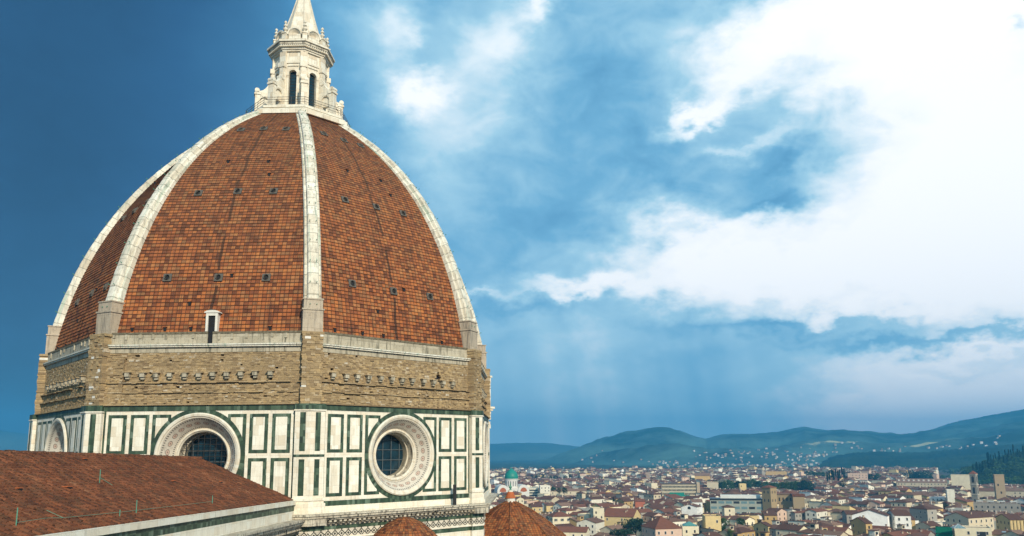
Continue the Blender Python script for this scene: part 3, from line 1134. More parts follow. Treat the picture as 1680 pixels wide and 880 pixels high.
for k in (1, 2, 3):
    for a, b, c_, mt in ((-7.22, -7.95, .3, M_lattice), (-7.95, -8.15, .4, M_marble), (-6.7, -7.22, .3, M_green), (-8.15, -8.62, .3, M_green), (-8.62, -14, .33, M_marble), (-5.79, -6.7, .9, M_marble_old)):
        corner_prism(mb, k, 1.5, -.3, c_+.2, b, a, mt)
mb.build('lower_wall', cath)

# ---- gallery of the south-east side seen past the edge
F = frame(4)
mb = MB()
mb.box(F, -LH, LH, -5.6, 5.9, -1.2, .02, M_marble)
mb.box(F, -LH-.10, LH, 4.3, 4.7, -1.2, .22, M_lantern)
mb.box(F, -LH-.12, LH, 5.9, 6.3, -1.2, .38, M_lantern)
mb.box(F, -LH-.30, LH, 6.3, 6.6, -1.2, .62, M_lantern)
mb.box(F, -LH-.45, LH, 6.6, 6.9, -1.2, .85, M_lantern)
mb.box(F, -LH-.05, LH, 6.9, 10.5, -1.2, -.6, M_lantern)
mb.box(F, -LH-.05, LH, 10.5, 11.2, -1.2, .42, M_lantern)
mb.box(F, -LH-.15, LH, 11.2, 11.5, -1.2, .60, M_lantern)
mb.box(F, -LH-.05, LH, -5.6, -4.3, -1.2, .35, M_lantern)
mb.box(F, -LH-.03, LH, -.2, .25, -1.2, .06, M_green)
for i in range(9):
    u = -LH+.35+i*2.7
    mb.box(F, u-.4, u+.4, 6.9, 10.5, -.6, .36, M_lantern)
    mb.box(F, u-.35, u+.35, -4.3, 4.3, .02, .16, M_lantern)
    mb.box(F, u-.45, u+.45, 3.7, 4.3, .02, .30, M_lantern)
    mb.box(F, u-.5, u+.5, 5.0, 5.9, .02, .30, M_lantern)
mb.build('gallery', cath)['label'] = 'white marble arcaded gallery jutting out past the right edge of the drum'

# ---- lantern
LC = (.40, 0.0)
lant = MB()
for r0, r1, z0, z1, mt in ((8.35, 8.35, 44.9, 45.45, M_lantern), (8.0, 8.0, 45.45, 45.75, M_lantern), (7.1, 7.1, 45.75, 46.15, M_marble_old), (7.35, 7.35, 46.15, 46.5, M_lantern)):
    lant.prism(oct_r(r0, LC), H+z0, H+z1, mt, oct_r(r1, LC))
L = lant.build('lantern', cath)
BR = 3.80
BA = BR*cos(pi/8)
BW = BR*sin(pi/8)
body = MB()
for k in range(8):
    F = frame(k, BA, LC)
    hw, zs = .56, 52.6
    body.box(F, -BW, -hw, 46.5, 54.2, -.6, 0, M_lantern)
    body.box(F, hw, BW, 46.5, 54.2, -.6, 0, M_lantern)
    body.box(F, -hw, hw, 53.2, 54.2, -.6, 0, M_lantern)
    for s_ in (-1, 1):
        body.box(F, min(s_*hw, s_*(hw+.22)), max(s_*hw, s_*(hw+.22)), 46.5, 52.5, 0, .10, M_lantern)
        body.box(F, min(s_*(hw-.03), s_*(hw+.28)), max(s_*(hw-.03), s_*(hw+.28)), 52.3, 52.6, 0, .16, M_lantern)
    for i in range(10):       # round arch of the window
        t0, t1 = pi*i/10, pi*(i+1)/10
        a0, a1 = (hw*cos(t0), zs+hw*sin(t0)), (hw*cos(t1), zs+hw*sin(t1))
        b0, b1 = ((hw+.24)*cos(t0), zs+(hw+.24)*sin(t0)), ((hw+.24)*cos(t1), zs+(hw+.24)*sin(t1))
        body.face([F(*a0, .11), F(*a1, .11), F(*b1, .11), F(*b0, .11)], M_lantern)
        body.face([F(*b0, .11), F(*b1, .11), F(*b1, -.01), F(*b0, -.01)], M_lantern)
        body.face([F(*a0, .11), F(*a1, .11), F(*a1, -.6), F(*a0, -.6)], M_lantern)
        body.face([F(*a0, -.02), F(*a1, -.02), F(a1[0], 53.25, -.02), F(a0[0], 53.25, -.02)], M_lantern)
    body.box(F, -BW, BW, 54.2, 54.5, -.6, .12, M_lantern)
    body.box(F, -BW, BW, 54.5, 55.9, -.6, .02, M_lantern)
    body.box(F, -.75, .75, 53.75, 53.86, 0, .12, M_lantern)
bo = body.build('lantern_body', L)
sub = MB()
for k in range(8):
    F = frame(k, BA, LC)
    sub.box(F, -.57, .57, 46.5, 53.2, -.58, -.42, M_glass)
    for i in range(13):
        sub.box(F, -.57, .57, 46.9+i*.48, 46.95+i*.48, -.42, -.38, M_iron)
sub.build('lantern_glazing', L)
for k in range(8):
    d, t = corner_dir(k)

    def FB(u, z, nn, d=d, t=t):
        return Vector((*LC, H)) + d*nn + t*u + Vector((0, 0, z))
    bt = MB()
    # pilaster on the body's corner with capital
    bt.box(FB, -.42, .42, 51.2, 54.0, 3.4, 4.02, M_lantern)
    bt.box(FB, -.30, .30, 50.6, 54.0, 4.02, 4.12, M_lantern)
    bt.box(FB, -.52, .52, 53.5, 54.2, 3.4, 4.22, M_lantern)
    bt.box(FB, -.50, .50, 54.2, 55.9, 3.4, 3.95, M_lantern)
    # the buttress: outer pier, infill with an arch, scroll running up to the body
    bt.box(FB, -.42, .42, 46.5, 50.1, 5.45, 6.10, M_lantern)
    bt.box(FB, -.52, .52, 50.1, 50.35, 5.3, 6.22, M_lantern)
    bt.box(FB, -.46, .46, 50.35, 50.60, 5.2, 6.10, M_lantern)
    bt.box(FB, -.50, .50, 46.5, 46.9, 5.35, 6.25, M_lantern)
    bt.box(FB, -.42, .42, 46.5, 51.2, 3.4, 4.25, M_lantern)
    bt.box(FB, -.22, .22, 48.3, 50.2, 4.25, 5.45, M_lantern)
    bt.box(FB, -.42, .42, 49.85, 50.35, 4.25, 5.45, M_lantern)
    for i in range(8):
        t0, t1 = pi*i/8, pi*(i+1)/8
        c_, r_ = 4.85, .62
        q = [(c_+r_*cos(t0), 49.2+r_*sin(t0)), (c_+r_*cos(t1), 49.2+r_*sin(t1))]
        for s_ in (-.42, .42):
            bt.face([FB(s_, q[0][1], q[0][0]), FB(s_, q[1][1], q[1][0]), FB(s_, 49.95, q[1][0]), FB(s_, 49.95, q[0][0])], M_lantern)
        bt.face([FB(-.42, q[0][1], q[0][0]), FB(.42, q[0][1], q[0][0]), FB(.42, q[1][1], q[1][0]), FB(-.42, q[1][1], q[1][0])], M_lantern)
    # scroll: from the outer pier it curls in and sweeps up the body
    pts = []
    for i in range(13):
        f = i/12
        rr = 5.7-1.65*f
        zz = 50.6+1.9*f**2.4
        pts.append((rr, zz))
    for i in range(12):
        (ra, za), (rb, zb_) = pts[i], pts[i+1]
        zt_ = .30
        P = [FB(s_, z_, r_) for s_ in (-.36, .36) for r_, z_ in ((ra, za-zt_), (rb, zb_-zt_), (rb, zb_+.1), (ra, za+.1))]
        bt.face([P[3], P[2], P[6], P[7]], M_lantern)
        bt.face([FB(-.36, 50.3, ra), FB(-.36, 50.3, rb), P[2], P[3]], M_lantern)
        bt.face([FB(.36, 50.3, ra), FB(.36, 50.3, rb), P[6], P[7]], M_lantern)
    for (rc_, zc_, rad) in ((5.85, 50.75, .34), (4.1, 51.9, .36)):
        for i in range(14):
            t0, t1 = 2*pi*i/14, 2*pi*(i+1)/14
            p0, p1 = (rc_+rad*cos(t0), zc_+rad*sin(t0)), (rc_+rad*cos(t1), zc_+rad*sin(t1))
            bt.face([FB(-.46, p0[1], p0[0]), FB(.46, p0[1], p0[0]), FB(.46, p1[1], p1[0]), FB(-.46, p1[1], p1[0])], M_lantern)
            for s_ in (-.46, .46):
                bt.face([FB(s_, zc_, rc_), FB(s_, p0[1], p0[0]), FB(s_, p1[1], p1[0])], M_lantern)
    bt.build('buttress', L)
co = MB()
for r0, z0, z1, mt in ((4.05, 55.9, 56.15, M_lantern), (4.2, 56.15, 56.45, M_lantern), (4.42, 56.45, 56.75, M_lantern), (4.62, 56.75, 57.1, M_marble_old), (4.80, 57.1, 57.36, M_lantern), (4.72, 57.36, 57.46, M_marble_old)):
    co.prism(oct_r(r0, LC), H+z0, H+z1, mt)
for k in range(8):
    F = frame(k, 4.05*cos(pi/8), LC)
    for i in range(12):
        u = -1.6+i*3.2/11
        co.box(F, u-.07, u+.07, 56.46, 56.74, 0, .48, M_lantern)
co.build('lantern_cornice', L)
sp = MB()
for k in range(8):
    d, t = corner_dir(k)

    def FB(u, z, nn, d=d, t=t):
        return Vector((*LC, H)) + d*nn + t*u + Vector((0, 0, z))
    pf = MB()
    pf.box(FB, -.34, .34, 57.46, 58.7, 3.25, 3.95, M_lantern)
    pf.box(FB, -.42, .42, 58.7, 58.85, 3.17, 4.03, M_lantern)
    c0 = FB(0, 58.85, 3.6)
    pf.lathe(lambda x, y, h: c0+Vector((x, y, h)), [(.30, 0), (.30, .12), (.14, .3), (.34, .55), (.34, .7), (.12, .85), (.12, .95), (.27, 1.1), (.27, 1.22), (.10, 1.36), (.10, 1.44), (.20, 1.6), (.20, 1.75), (.02, 1.95)], M_lantern, 12)
    pf.build('pinnacle', L, smooth=False)
    F = frame(k, 3.35, LC)
    ni = MB()
    ni.box(F, -.85, .85, 57.46, 58.35, -.5, .12, M_lantern)
    for i in range(12):
        t0, t1 = pi*i/12, pi*(i+1)/12
        for ra, rb, na, nb in ((1.12, .86, .22, .22), (.86, .45, .16, -.22), (.45, 0, -.22, -.35)):
            ni.face([F(ra*cos(t0), 58.6+ra*1.05*sin(t0), na), F(ra*cos(t1), 58.6+ra*1.05*sin(t1), na), F(rb*cos(t1), 58.6+rb*1.05*sin(t1), nb), F(rb*cos(t0), 58.6+rb*1.05*sin(t0), nb)], M_lantern)
        ni.face([F(1.12*cos(t0), 58.6+1.17*sin(t0), .22), F(1.12*cos(t1), 58.6+1.17*sin(t1), .22), F(1.12*cos(t1), 58.6+1.17*sin(t1), -.5), F(1.12*cos(t0), 58.6+1.17*sin(t0), -.5)], M_lantern)
    ni.box(F, -.86, .86, 58.35, 58.62, -.2, .14, M_lantern)
    ni.build('shell_niche', L)
sp.prism(oct_r(3.0, LC), H+57.46, H+58.3, M_lantern, oct_r(2.85, LC))
zs_ = [58.3, 60.0, 61.5, 63.5, 65.8, 68.0]
rs_ = [2.85, 2.55, 2.15, 1.55, .95, .40]
for i in range(5):
    sp.prism(oct_r(rs_[i], LC), H+zs_[i], H+zs_[i+1], M_lantern, oct_r(rs_[i+1], LC))
    for k in range(8):
        d, t = corner_dir(k)
        a = Vector((*LC, H+zs_[i])) + d*rs_[i]
        b = Vector((*LC, H+zs_[i+1])) + d*rs_[i+1]
        sp.tube(a, b, .10, M_lantern, 6)
sp.build('spire', L)
rl = MB()
for k in range(8):
    F = frame(k, 7.2*cos(pi/8), LC)
    w_ = 7.2*sin(pi/8)
    for z in (46.95, 47.3, 47.65):
        rl.tube(F(-w_, z, 0), F(w_, z, 0), .028, M_iron, 5)
    for i in range(24):
        u = -w_+2*w_*i/24
        rl.tube(F(u, 46.5, 0), F(u, 47.65, 0), .045 if i % 8 == 0 else .007, M_iron, 4)
rl.build('railing', L)

# ---- tribune half-domes low at the right
def tiled_cone(ctr, prof, sides, a0, a1, z_off, name):
    mb = MB()
    for s_ in range(sides):
        t0, t1 = a0+(a1-a0)*s_/sides, a0+(a1-a0)*(s_+1)/sides
        L0 = 0
        for j in range(len(prof)-1):
            (ra, za), (rb, zb_) = prof[j], prof[j+1]
            ln = math.hypot(ra-rb, za-zb_)
            ha, hb = ra*sin((t1-t0)/2), rb*sin((t1-t0)/2)

            def p(r_, t_, z_):
                return Vector((ctr[0]+r_*cos(t_), ctr[1]+r_*sin(t_), H+z_))
            o_ = 37*s_
            # course lips
            nn_ = max(1, int(ln/.36))
            for q in range(nn_):
                f0, f1 = q/nn_, (q+1)/nn_
                r0, r1 = ra+(rb-ra)*f0, ra+(rb-ra)*f1
                z0, z1 = za+(zb_-za)*f0, za+(zb_-za)*f1
                h0, h1 = ha+(hb-ha)*f0, ha+(hb-ha)*f1
                v0, v1 = L0+ln*f0, L0+ln*f1
                mb.face([p(r0+.05, t0, z0), p(r0+.05, t1, z0), p(r1, t1, z1), p(r1, t0, z1)], M_tile_small, [(-h0+o_, v0), (h0+o_, v0), (h1+o_, v1), (-h1+o_, v1)])
                mb.face([p(r0, t0, z0), p(r0, t1, z0), p(r0+.05, t1, z0), p(r0+.05, t0, z0)], M_tile_small, [(-h0+o_, v0), (h0+o_, v0), (h0+o_, v0), (-h0+o_, v0)])
            L0 += ln
        for j in range(len(prof)-1):
            if sides < 12:
                (ra, za), (rb, zb_) = prof[j], prof[j+1]
                mb.tube(p(ra+.02, t0, za), p(rb+.02, t0, zb_), .12, M_tile_small, 5)
    return mb.build(name, cath)


F3 = frame(3)
c3 = F3(0, 0, 3.4)
am3 = math.atan2(F3.n.y, F3.n.x)
tprof = [(11.4, -17.5), (10.3, -14.6), (8.6, -12.2), (6.9, -10.4), (4.9, -8.75), (2.9, -7.35), (1.3, -6.5), (.55, -6.15)]
trib = tiled_cone((c3.x, c3.y), tprof, 8, am3-pi, am3+pi, 0, 'tribune_dome')
trib['label'] = 'brown tiled half dome with orange terracotta tip below the drum at right'
fi = MB()
cc3 = Vector((c3.x, c3.y, H))
fi.lathe(lambda x, y, h: cc3+Vector((x, y, h)), [(.62, -6.4), (.62, -5.75), (.70, -5.7), (.40, -4.95), (.34, -4.9), (.34, -4.7)], [M_white, M_terra, M_terra, M_terra, M_white], 16)
fi.lathe(lambda x, y, h: cc3+Vector((x, y, h)), [(.20, -4.7), (.10, -4.5), (.22, -4.3), (.10, -4.1), (.03, -3.7)], M_verd, 12)
fi.build('finial', trib)
mb = MB()
pr = [(c3.x+11.1*cos(am3+pi/8+i*pi/4), c3.y+11.1*sin(am3+pi/8+i*pi/4)) for i in range(8)]
mb.prism(pr, 0, H-17.4, M_marble)
mb.build('tribune_wall', cath)
F2 = frame(2)
c2 = F2(-1.0, 0, 2.1)
am2 = math.atan2(F2.n.y, F2.n.x)
ex = tiled_cone((c2.x, c2.y), [(5.6, -11.2), (4.7, -9.9), (3.75, -8.75), (2.8, -7.75), (1.8, -6.95), (.8, -6.5), (.05, -6.35)], 20, am2-pi, am2+pi, 0, 'exedra_roof')
ex['label'] = 'small conical tiled roof just under the cornice'
mb = MB()
mb.lathe(lambda x, y, h: Vector((c2.x+x, c2.y+y, h)), [(5.4, 0), (5.4, H-11.2)], M_marble, 24)
mb.build('exedra_wall', cath)
# the dark timber post standing on the cornice
mb = MB()
mb.box(F2, 6.55, 6.85, -5.6, -3.35, .75, 1.0, M_iron)
mb.build('post', cath)

# ---- nave
F1 = frame(1, 0)


def FN(u, z, n):
    """nave frame: n metres west of the crossing"""
    return F1(u, z + .018*(n-27), n)


mb = MB()
EU, RZ, EZ = 9.85, -.16, -4.32
ncs = 28
nsg = 150
n0_, n1_ = 26.0, 101.0
for side in (1, -1):
    js = [[uni(-.045, .045) for _ in range(nsg+1)] for _ in range(ncs+1)]
    seg_n = nsg if side == 1 else 10
    for i in range(ncs):
        f0, f1 = i/ncs, (i+1)/ncs
        u0, u1 = EU*(1-f0), EU*(1-f1)
        z0, z1 = EZ+(RZ-EZ)*f0, EZ+(RZ-EZ)*f1
        for j in range(seg_n):
            a, b = n0_+(n1_-n0_)*j/seg_n, n0_+(n1_-n0_)*(j+1)/seg_n
            la, lb = .06+js[i][j], .06+js[i][j+1]
            v0, v1 = i*.36+.001, (i+1)*.36-.001
            mb.face([FN(side*u0, z0+la, a), FN(side*u0, z0+lb, b), FN(side*u1, z1+.01, b), FN(side*u1, z1+.01, a)], M_nave, [(a, v0), (b, v0), (b, v1), (a, v1)])
            mb.face([FN(side*u0, z0, a), FN(side*u0, z0, b), FN(side*u0, z0+lb, b), FN(side*u0, z0+la, a)], M_nave, [(a, v0), (b, v0), (b, v0), (a, v0)])
for j in range(190):          # ridge tiles
    a = n0_+j*.4
    dz = uni(-.02, .03)
    pts = [(.20*cos(q*pi/4), .15*sin(q*pi/4)) for q in range(5)]
    for q in range(4):
        mb.face([FN(pts[q][0], RZ+.02+dz+pts[q][1], a), FN(pts[q+1][0], RZ+.02+dz+pts[q+1][1], a), FN(pts[q+1][0]*.9, RZ+dz+pts[q+1][1], a+.42), FN(pts[q][0]*.9, RZ+dz+pts[q][1], a+.42)], M_nave)
rc = random.Random(5)
for j in range(215):          # rounded cover tiles, course over course
    n_c = n0_+.9+j*.30
    for i in range(ncs):
        if rc.random() < .012:
            continue
        f0, f1 = i/ncs, (i+1.18)/ncs
        if f1 > 1:
            f1 = 1
        nn_ = n_c+rc.gauss(0, .018)
        tw_ = rc.gauss(0, .02)
        up_, lo_h = rc.uniform(.03, .06), rc.uniform(.10, .135)
        sl_ = rc.gauss(0, .035)
        P = []
        for f, hh, rr_, dn in ((f0, lo_h, .125, 0), (f1, up_, .10, tw_)):
            u, z = EU*(1-f)+sl_, EZ+(RZ-EZ)*f
            row = []
            for q in range(5):
                t = pi*q/4
                row.append(FN(u, z+hh*.35+rr_*.85*sin(t), nn_+dn+rr_*cos(t)))
            P.append(row)
        b0 = len(mb.v)
        mb.v.extend([tuple(p) for p in P[0]+P[1]])
        k_i = mb.idx(M_coppo)
        for q in range(4):
            mb.f.append((b0+q, b0+q+1, b0+q+6, b0+q+5))
            mb.mi.append(k_i)
            mb.uv.extend([(0, 0), (1, 0), (1, 1), (0, 1)])
            mb.tint.extend([(1, 1, 1)]*4)
        mb.f.append((b0, b0+1, b0+2, b0+3, b0+4))
        mb.mi.append(k_i)
        mb.uv.extend([(0, 0)]*5)
        mb.tint.extend([(1, 1, 1)]*5)
nr = mb.build('nave_roof', cath)
nr['label'] = 'long brown tiled nave roof with a straight ridge'
mb = MB()
for (u0, u1, z0, z1, mt) in ((9.5, 10.15, -.36, .04, M_marble), (9.5, 9.98, -.95, -.362, M_green), (9.5, 10.02, -1.75, -.952, M_marble), (9.5, 11.25, -1.93, -1.752, M_marble_old),
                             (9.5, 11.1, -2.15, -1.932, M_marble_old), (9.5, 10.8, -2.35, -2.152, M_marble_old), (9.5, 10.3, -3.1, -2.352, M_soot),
                             (9.5, 10.15, -3.4, -3.102, M_green), (9.5, 10.2, -4.2, -3.402, M_lattice), (9.5, 10.12, -12, -4.202, M_marble), (9.3, 10.1, -46, -12, M_marble)):
    mb.box(lambda u, z, n, F_=FN: F_(n, z+EZ, u), 27.0, 101, z0, z1, u0, u1, mt)
a = 27.2
while a < 100:
    mb.box(lambda u, z, n, F_=FN: F_(n, z+EZ, u), a, a+.30, -2.75, -2.352, 10.2, 10.75, M_marble_old)
    a += .56
mb.box(lambda u, z, n, F_=FN: F_(n, z+EZ, u), 27.0, 101, -46, -.4, -9.9, -9.4, M_marble)
mb.box(lambda u, z, n, F_=FN: F_(n, z+EZ, u), 100, 101, -46, -.4, -9.4, 9.4, M_marble)
mb.build('nave_wall', cath)
def roof_pt(px, py):
    """where the sight line through a photo point meets the south slope"""
    d = pray(px, py)
    lo_, hi_ = 5.0, 120.0
    for i in range(2400):
        s_ = 5+i*.05
        p = EYE+d*s_
        u = p.dot(F1.t)
        n = p.dot(F1.n)
        z = p.z-H
        if 0 <= u <= EU and z < RZ+(EZ-RZ)*u/EU+.018*(n-27):
            return u, n
    return None


for (px, py, h) in ((163, 795, .95), (223, 846, .9), (348, 829, .7), (26, 866, .9), (196, 850, .45), (8, 742, .5)):
    q = roof_pt(px, py)
    if q:
        mb = MB()
        u, n = q
        z = RZ+(EZ-RZ)*u/EU
        mb.tube(FN(u, z-.05, n), FN(u, z+h, n), .028, M_verd, 6)
        mb.build('lightning_rod', cath)
wires = [((26, 866), (75, 858)), ((75, 858), (103, 857)), ((103, 857), (196, 847)), ((103, 857), (76, 845)), ((196, 847), (223, 844)), ((223, 844), (348, 828)), ((163, 789), (184, 802))]
mb = MB()
for a, b in wires:
    qa, qb = roof_pt(*a), roof_pt(*b)
    if qa and qb:
        P = [FN(q[0], RZ+(EZ-RZ)*q[0]/EU+.22, q[1]) for q in (qa, qb)]
        mb.tube(P[0], P[1], .014, M_verd, 4)
mb.build('lightning_cable', cath)
for (px, py) in ((110, 804), (362, 794), (285, 793), (31, 807), (139, 757)):
    q = roof_pt(px, py)
    if q:
        u, n = q
        z = RZ+(EZ-RZ)*u/EU
        mb = MB()
        s_ = .20 if px in (110,) else .11
        mb.box(lambda a, b, c_: FN(c_, b, a), n-s_, n+s_, z-.1, z+.16, u-s_*.3, u+s_, M_dark)
        mb.box(lambda a, b, c_: FN(c_, b, a), n-s_-.07, n+s_+.07, z+.165, z+.22, u-s_, u+s_*.9, M_terra)
        mb.build('roof_vent', nr)

# ================================================================== GROUND, HILLS, AIR
from mathutils import noise as mnoise


def ground_mat():
    mt, g = mat('ground', .95, .1)
    n_ = g.noise(g.pos, .012, 6, .65)
    r_ = g.n('ShaderNodeVectorMath', {0: g.vm('SUBTRACT', g.pos, (0, -D, 0))[0]}, operation='LENGTH').outputs[1]
    far = g.n('ShaderNodeMapRange', {'Value': r_, 'From Min': 2200.0, 'From Max': 3000.0, 'To Min': 0.0, 'To Max': 1.0}).outputs[0]
    c = g.mix(far, (.075, .066, .055), g.ramp(n_, [(.38, (.014, .034, .016)), (.55, (.04, .06, .03)), (.7, (.10, .11, .06))]))
    g.set(g.b.inputs['Base Color'], c)
    return mt


mb = MB()
mb.face([(-30000, -30000, 0), (30000, -30000, 0), (30000, 30000, 0), (-30000, 30000, 0)], ground_mat())
tag(mb.build('ground'), kind='structure')


def hill_mat(name, woods, fields, scale, lo_, hi_, patch=None):
    mt, g = mat(name, .95, .05)
    n_ = g.noise(g.vm('MULTIPLY', g.pos, (1, 1, 2.0))[0], scale, 8, .62, .3)
    n2 = g.noise(g.pos, scale*9, 4, .7)
    v = g.m('MULTIPLY_ADD', n2, .25, g.m('MULTIPLY', n_, .85))
    pz = g.sep(g.pos)
    v = g.m('ADD', v, g.n('ShaderNodeMapRange', {'Value': pz[2], 'From Min': 60.0, 'From Max': 330.0, 'To Min': .06, 'To Max': -.14}).outputs[0])
    c = g.ramp(v, [(lo_, woods), (lo_+.05, tuple((a+b)/2 for a, b in zip(woods, fields))), (hi_, fields), (hi_+.15, tuple(min(1, a*1.7) for a in fields))])
    if patch:
        for (p, rx, ry) in patch:
            dd = g.vm('LENGTH', g.vm('MULTIPLY', g.vm('SUBTRACT', g.pos, p)[0], (1/rx, 1/ry, 0))[0])[1]
            mk = g.ramp(g.m('ADD', dd, g.m('MULTIPLY', g.m('SUBTRACT', n2, .5), 1.1)), [(.75, 1), (.95, 0)])
            c = g.mix(mk, c, (.50, .46, .24))
    g.set(g.b.inputs['Base Color'], c)
    return mt


def make_hill(name, ridge, df, dr, amp, mt, nscale, step=.09, rough=3.0, power=1.0):
    tb = sorted((azel(x, y) for x, y in ridge), key=lambda q: q[0])
    A = np.array([q[0] for q in tb])
    E_ = np.array([q[1] for q in tb])
    a0, a1 = A[0], A[-1]

    def hf(a, d):
        e = float(np.interp(a, A, E_))
        top = H + math.tan(e)*dr
        x, y = EYE.x+d*sin(a), EYE.y+d*cos(a)
        t = (d-df)/(dr-df)
        if t <= 0:
            return -2.0
        nv = mnoise.fractal(Vector((x*nscale, y*nscale, 0)), 1.0, 2.0, 5)
        nr = mnoise.fractal(Vector((x*nscale*14, y*nscale*14, 3)), 1.0, 2.0, 3)
        if t <= 1:
            s_ = t**power
            s_ = s_*s_*(3-2*s_)*.55 + s_*.45
            return top*s_ + nv*amp*4*t*(1-t) + nr*rough*min(1, t*3)
        return top*max(0, 1-(t-1)*1.6) + nr*rough
    na = int(math.degrees(a1-a0)/step)+1
    ts = list(np.linspace(0, 1, 34)) + [1.06, 1.2, 1.63]
    mb = MB()
    vs = []
    for i in range(na+1):
        a = a0+(a1-a0)*i/na
        for t in ts:
            d = df+(dr-df)*t
            vs.append((EYE.x+d*sin(a), EYE.y+d*cos(a), hf(a, d) if t < 1.6 else -3))
    me = bpy.data.meshes.new(name)
    nt_ = len(ts)
    fs = [(i*nt_+j, (i+1)*nt_+j, (i+1)*nt_+j+1, i*nt_+j+1) for i in range(na) for j in range(nt_-1)]
    me.from_pydata(vs, [], fs)
    me.materials.append(mt)
    me.polygons.foreach_set('use_smooth', [True]*len(fs))
    o = bpy.data.objects.new(name, me)
    COL.objects.link(o)
    tag(o, kind='structure')
    return hf


M_far = hill_mat('far_hill_cover', (.03, .055, .035), (.07, .10, .06), .0008, .45, .6)  # woods paler than the nearer hills: some distance haze put into the colour
make_hill('far_hills', [(-80, 700), (0, 706), (60, 715), (150, 722), (300, 735), (700, 724), (790, 729), (850, 727), (900, 727), (950, 733), (1010, 742), (1100, 752)], 7000, 8600, 50, M_far, .0008, .12)
pp = []
hfm = [None]
MAIN = [(850, 785), (872, 777), (900, 760), (930, 745), (960, 733), (1000, 722), (1030, 712), (1060, 706), (1090, 704), (1115, 707), (1140, 716), (1158, 720), (1180, 714), (1200, 712),
        (1240, 712), (1280, 708), (1305, 702), (1320, 700), (1340, 704), (1380, 708), (1420, 713), (1450, 718), (1478, 720), (1500, 716), (1530, 705), (1560, 694), (1590, 688), (1620, 684), (1650, 679), (1680, 675), (1760, 664)]
d_ = pray(1425, 740)
P1 = EYE+d_*(4700/math.hypot(d_.x, d_.y))
d_ = pray(1530, 739)
P2_ = EYE+d_*(4300/math.hypot(d_.x, d_.y))
M_hill = hill_mat('hill_cover', (.012, .032, .014), (.055, .105, .085), .0022, .46, .58, [((P1.x, P1.y, 0), 420, 170), ((P2_.x, P2_.y, 0), 130, 60)])
hmain = make_hill('hills', MAIN, 3100, 6600, 95, M_hill, .0011, .07, 4)
M_wood = hill_mat('wooded_ridge_cover', (.008, .024, .010), (.022, .045, .018), .004, .55, .68)
hw = make_hill('wooded_ridge', [(1335, 764), (1350, 756), (1370, 748), (1400, 743), (1440, 741), (1480, 743), (1520, 742), (1550, 738), (1580, 737), (1600, 734), (1640, 731), (1680, 728), (1760, 722)], 2750, 3700, 12, M_wood, .004, .05, 5)
hc = make_hill('cypress_hill', [(1560, 790), (1580, 772), (1600, 766), (1630, 757), (1660, 749), (1690, 744), (1760, 738)], 1250, 1800, 4, M_wood, .006, .06, 1.5)

# villas and hamlets scattered over the slopes: far too many and too small to count
VT = [(.50, .48, .43), (.46, .40, .30), (.60, .58, .52), (.38, .30, .21), (.30, .25, .19)]
mb = MB()


def add_villa(mb, x, y, z, w, d, h, rot, wt_, rt_):
    c_, s_ = cos(rot), sin(rot)

    def F(u, zz, n):
        return Vector((x+u*c_-n*s_, y+u*s_+n*c_, z+zz))
    mb.box(F, -w/2, w/2, -4, h, -d/2, d/2, M_wall, wt_)
    e = .5
    A_, B_ = F(-w/2-e, h+.01, -d/2-e), F(w/2+e, h+.01, -d/2-e)
    C_, D_ = F(w/2+e, h+.01, d/2+e), F(-w/2-e, h+.01, d/2+e)
    rr = h+d*.16
    R0, R1 = F(-w/2+d*.2, rr, 0), F(w/2-d*.2, rr, 0)
    for q in ((A_, B_, R1, R0), (C_, D_, R0, R1), (B_, C_, R1), (D_, A_, R0), (A_, D_, C_, B_)):
        mb.face(q, M_roof, None, rt_)


clusters = [(1010, 761, 10, 2, 6), (1180, 752, 60, 9, 60), (1260, 745, 50, 9, 50), (1330, 752, 40, 10, 90), (1395, 735, 50, 5, 20), (1100, 763, 80, 5, 60), (1450, 740, 60, 4, 16),
            (1300, 765, 90, 4, 90), (1560, 735, 40, 3, 26), (1600, 733, 30, 3, 16), (975, 745, 50, 9, 8), (1650, 720, 30, 6, 5), (1390, 728, 12, 2, 5), (940, 765, 50, 5, 14), (1210, 765, 100, 5, 60)]
for (cx, cy, sx, sy, n) in clusters:
    for _ in range(int(n*.5)):
        x, y = random.gauss(cx, sx*.6), random.gauss(cy, sy*.6)
        d0 = pray(x, y)
        hl = math.hypot(d0.x, d0.y)
        a = math.atan2(d0.x, d0.y)
        hit = None
        for q in range(150):
            dd = 3100+q*25
            if H+d0.z/hl*dd < hmain(a, dd):
                hit = dd
                break
        if hit:
            s_ = uni(.38, .95)
            add_villa(mb, EYE.x+hit*sin(a), EYE.y+hit*cos(a), hmain(a, hit), 14*s_, 10*s_, uni(4, 7), uni(-.5, .5), random.choice(VT), (.16, .075, .05))
tag(mb.build('hillside_villas'), 'pale villas and hamlets scattered over the blue green hillsides', 'houses', None, 'stuff')

# ================================================================== THE TOWN
TINTS = {'cream': (.74, .65, .46), 'white': (.84, .82, .76), 'yellow': (.66, .50, .24), 'ochre': (.52, .35, .15), 'pink': (.62, .44, .33), 'grey': (.36, .33, .28), 'pale': (.77, .72, .59), 'buff': (.60, .51, .36)}
TW = ['cream']*6+['white']*2+['yellow']*2+['ochre']*2+['pink']*2+['grey']*2+['pale']*5+['buff']*4
ROOFS = {'dark brown': (.10, .048, .034), 'reddish': (.18, .070, .043), 'brown': (.15, .080, .055), 'faded': (.24, .145, .10)}
RW = ['dark brown']*5+['reddish']*3+['brown']*4+['faded']*2


def jit3(c, a=.12):
    k = 1+uni(-a, a)
    return tuple(max(0, v*k) for v in c)


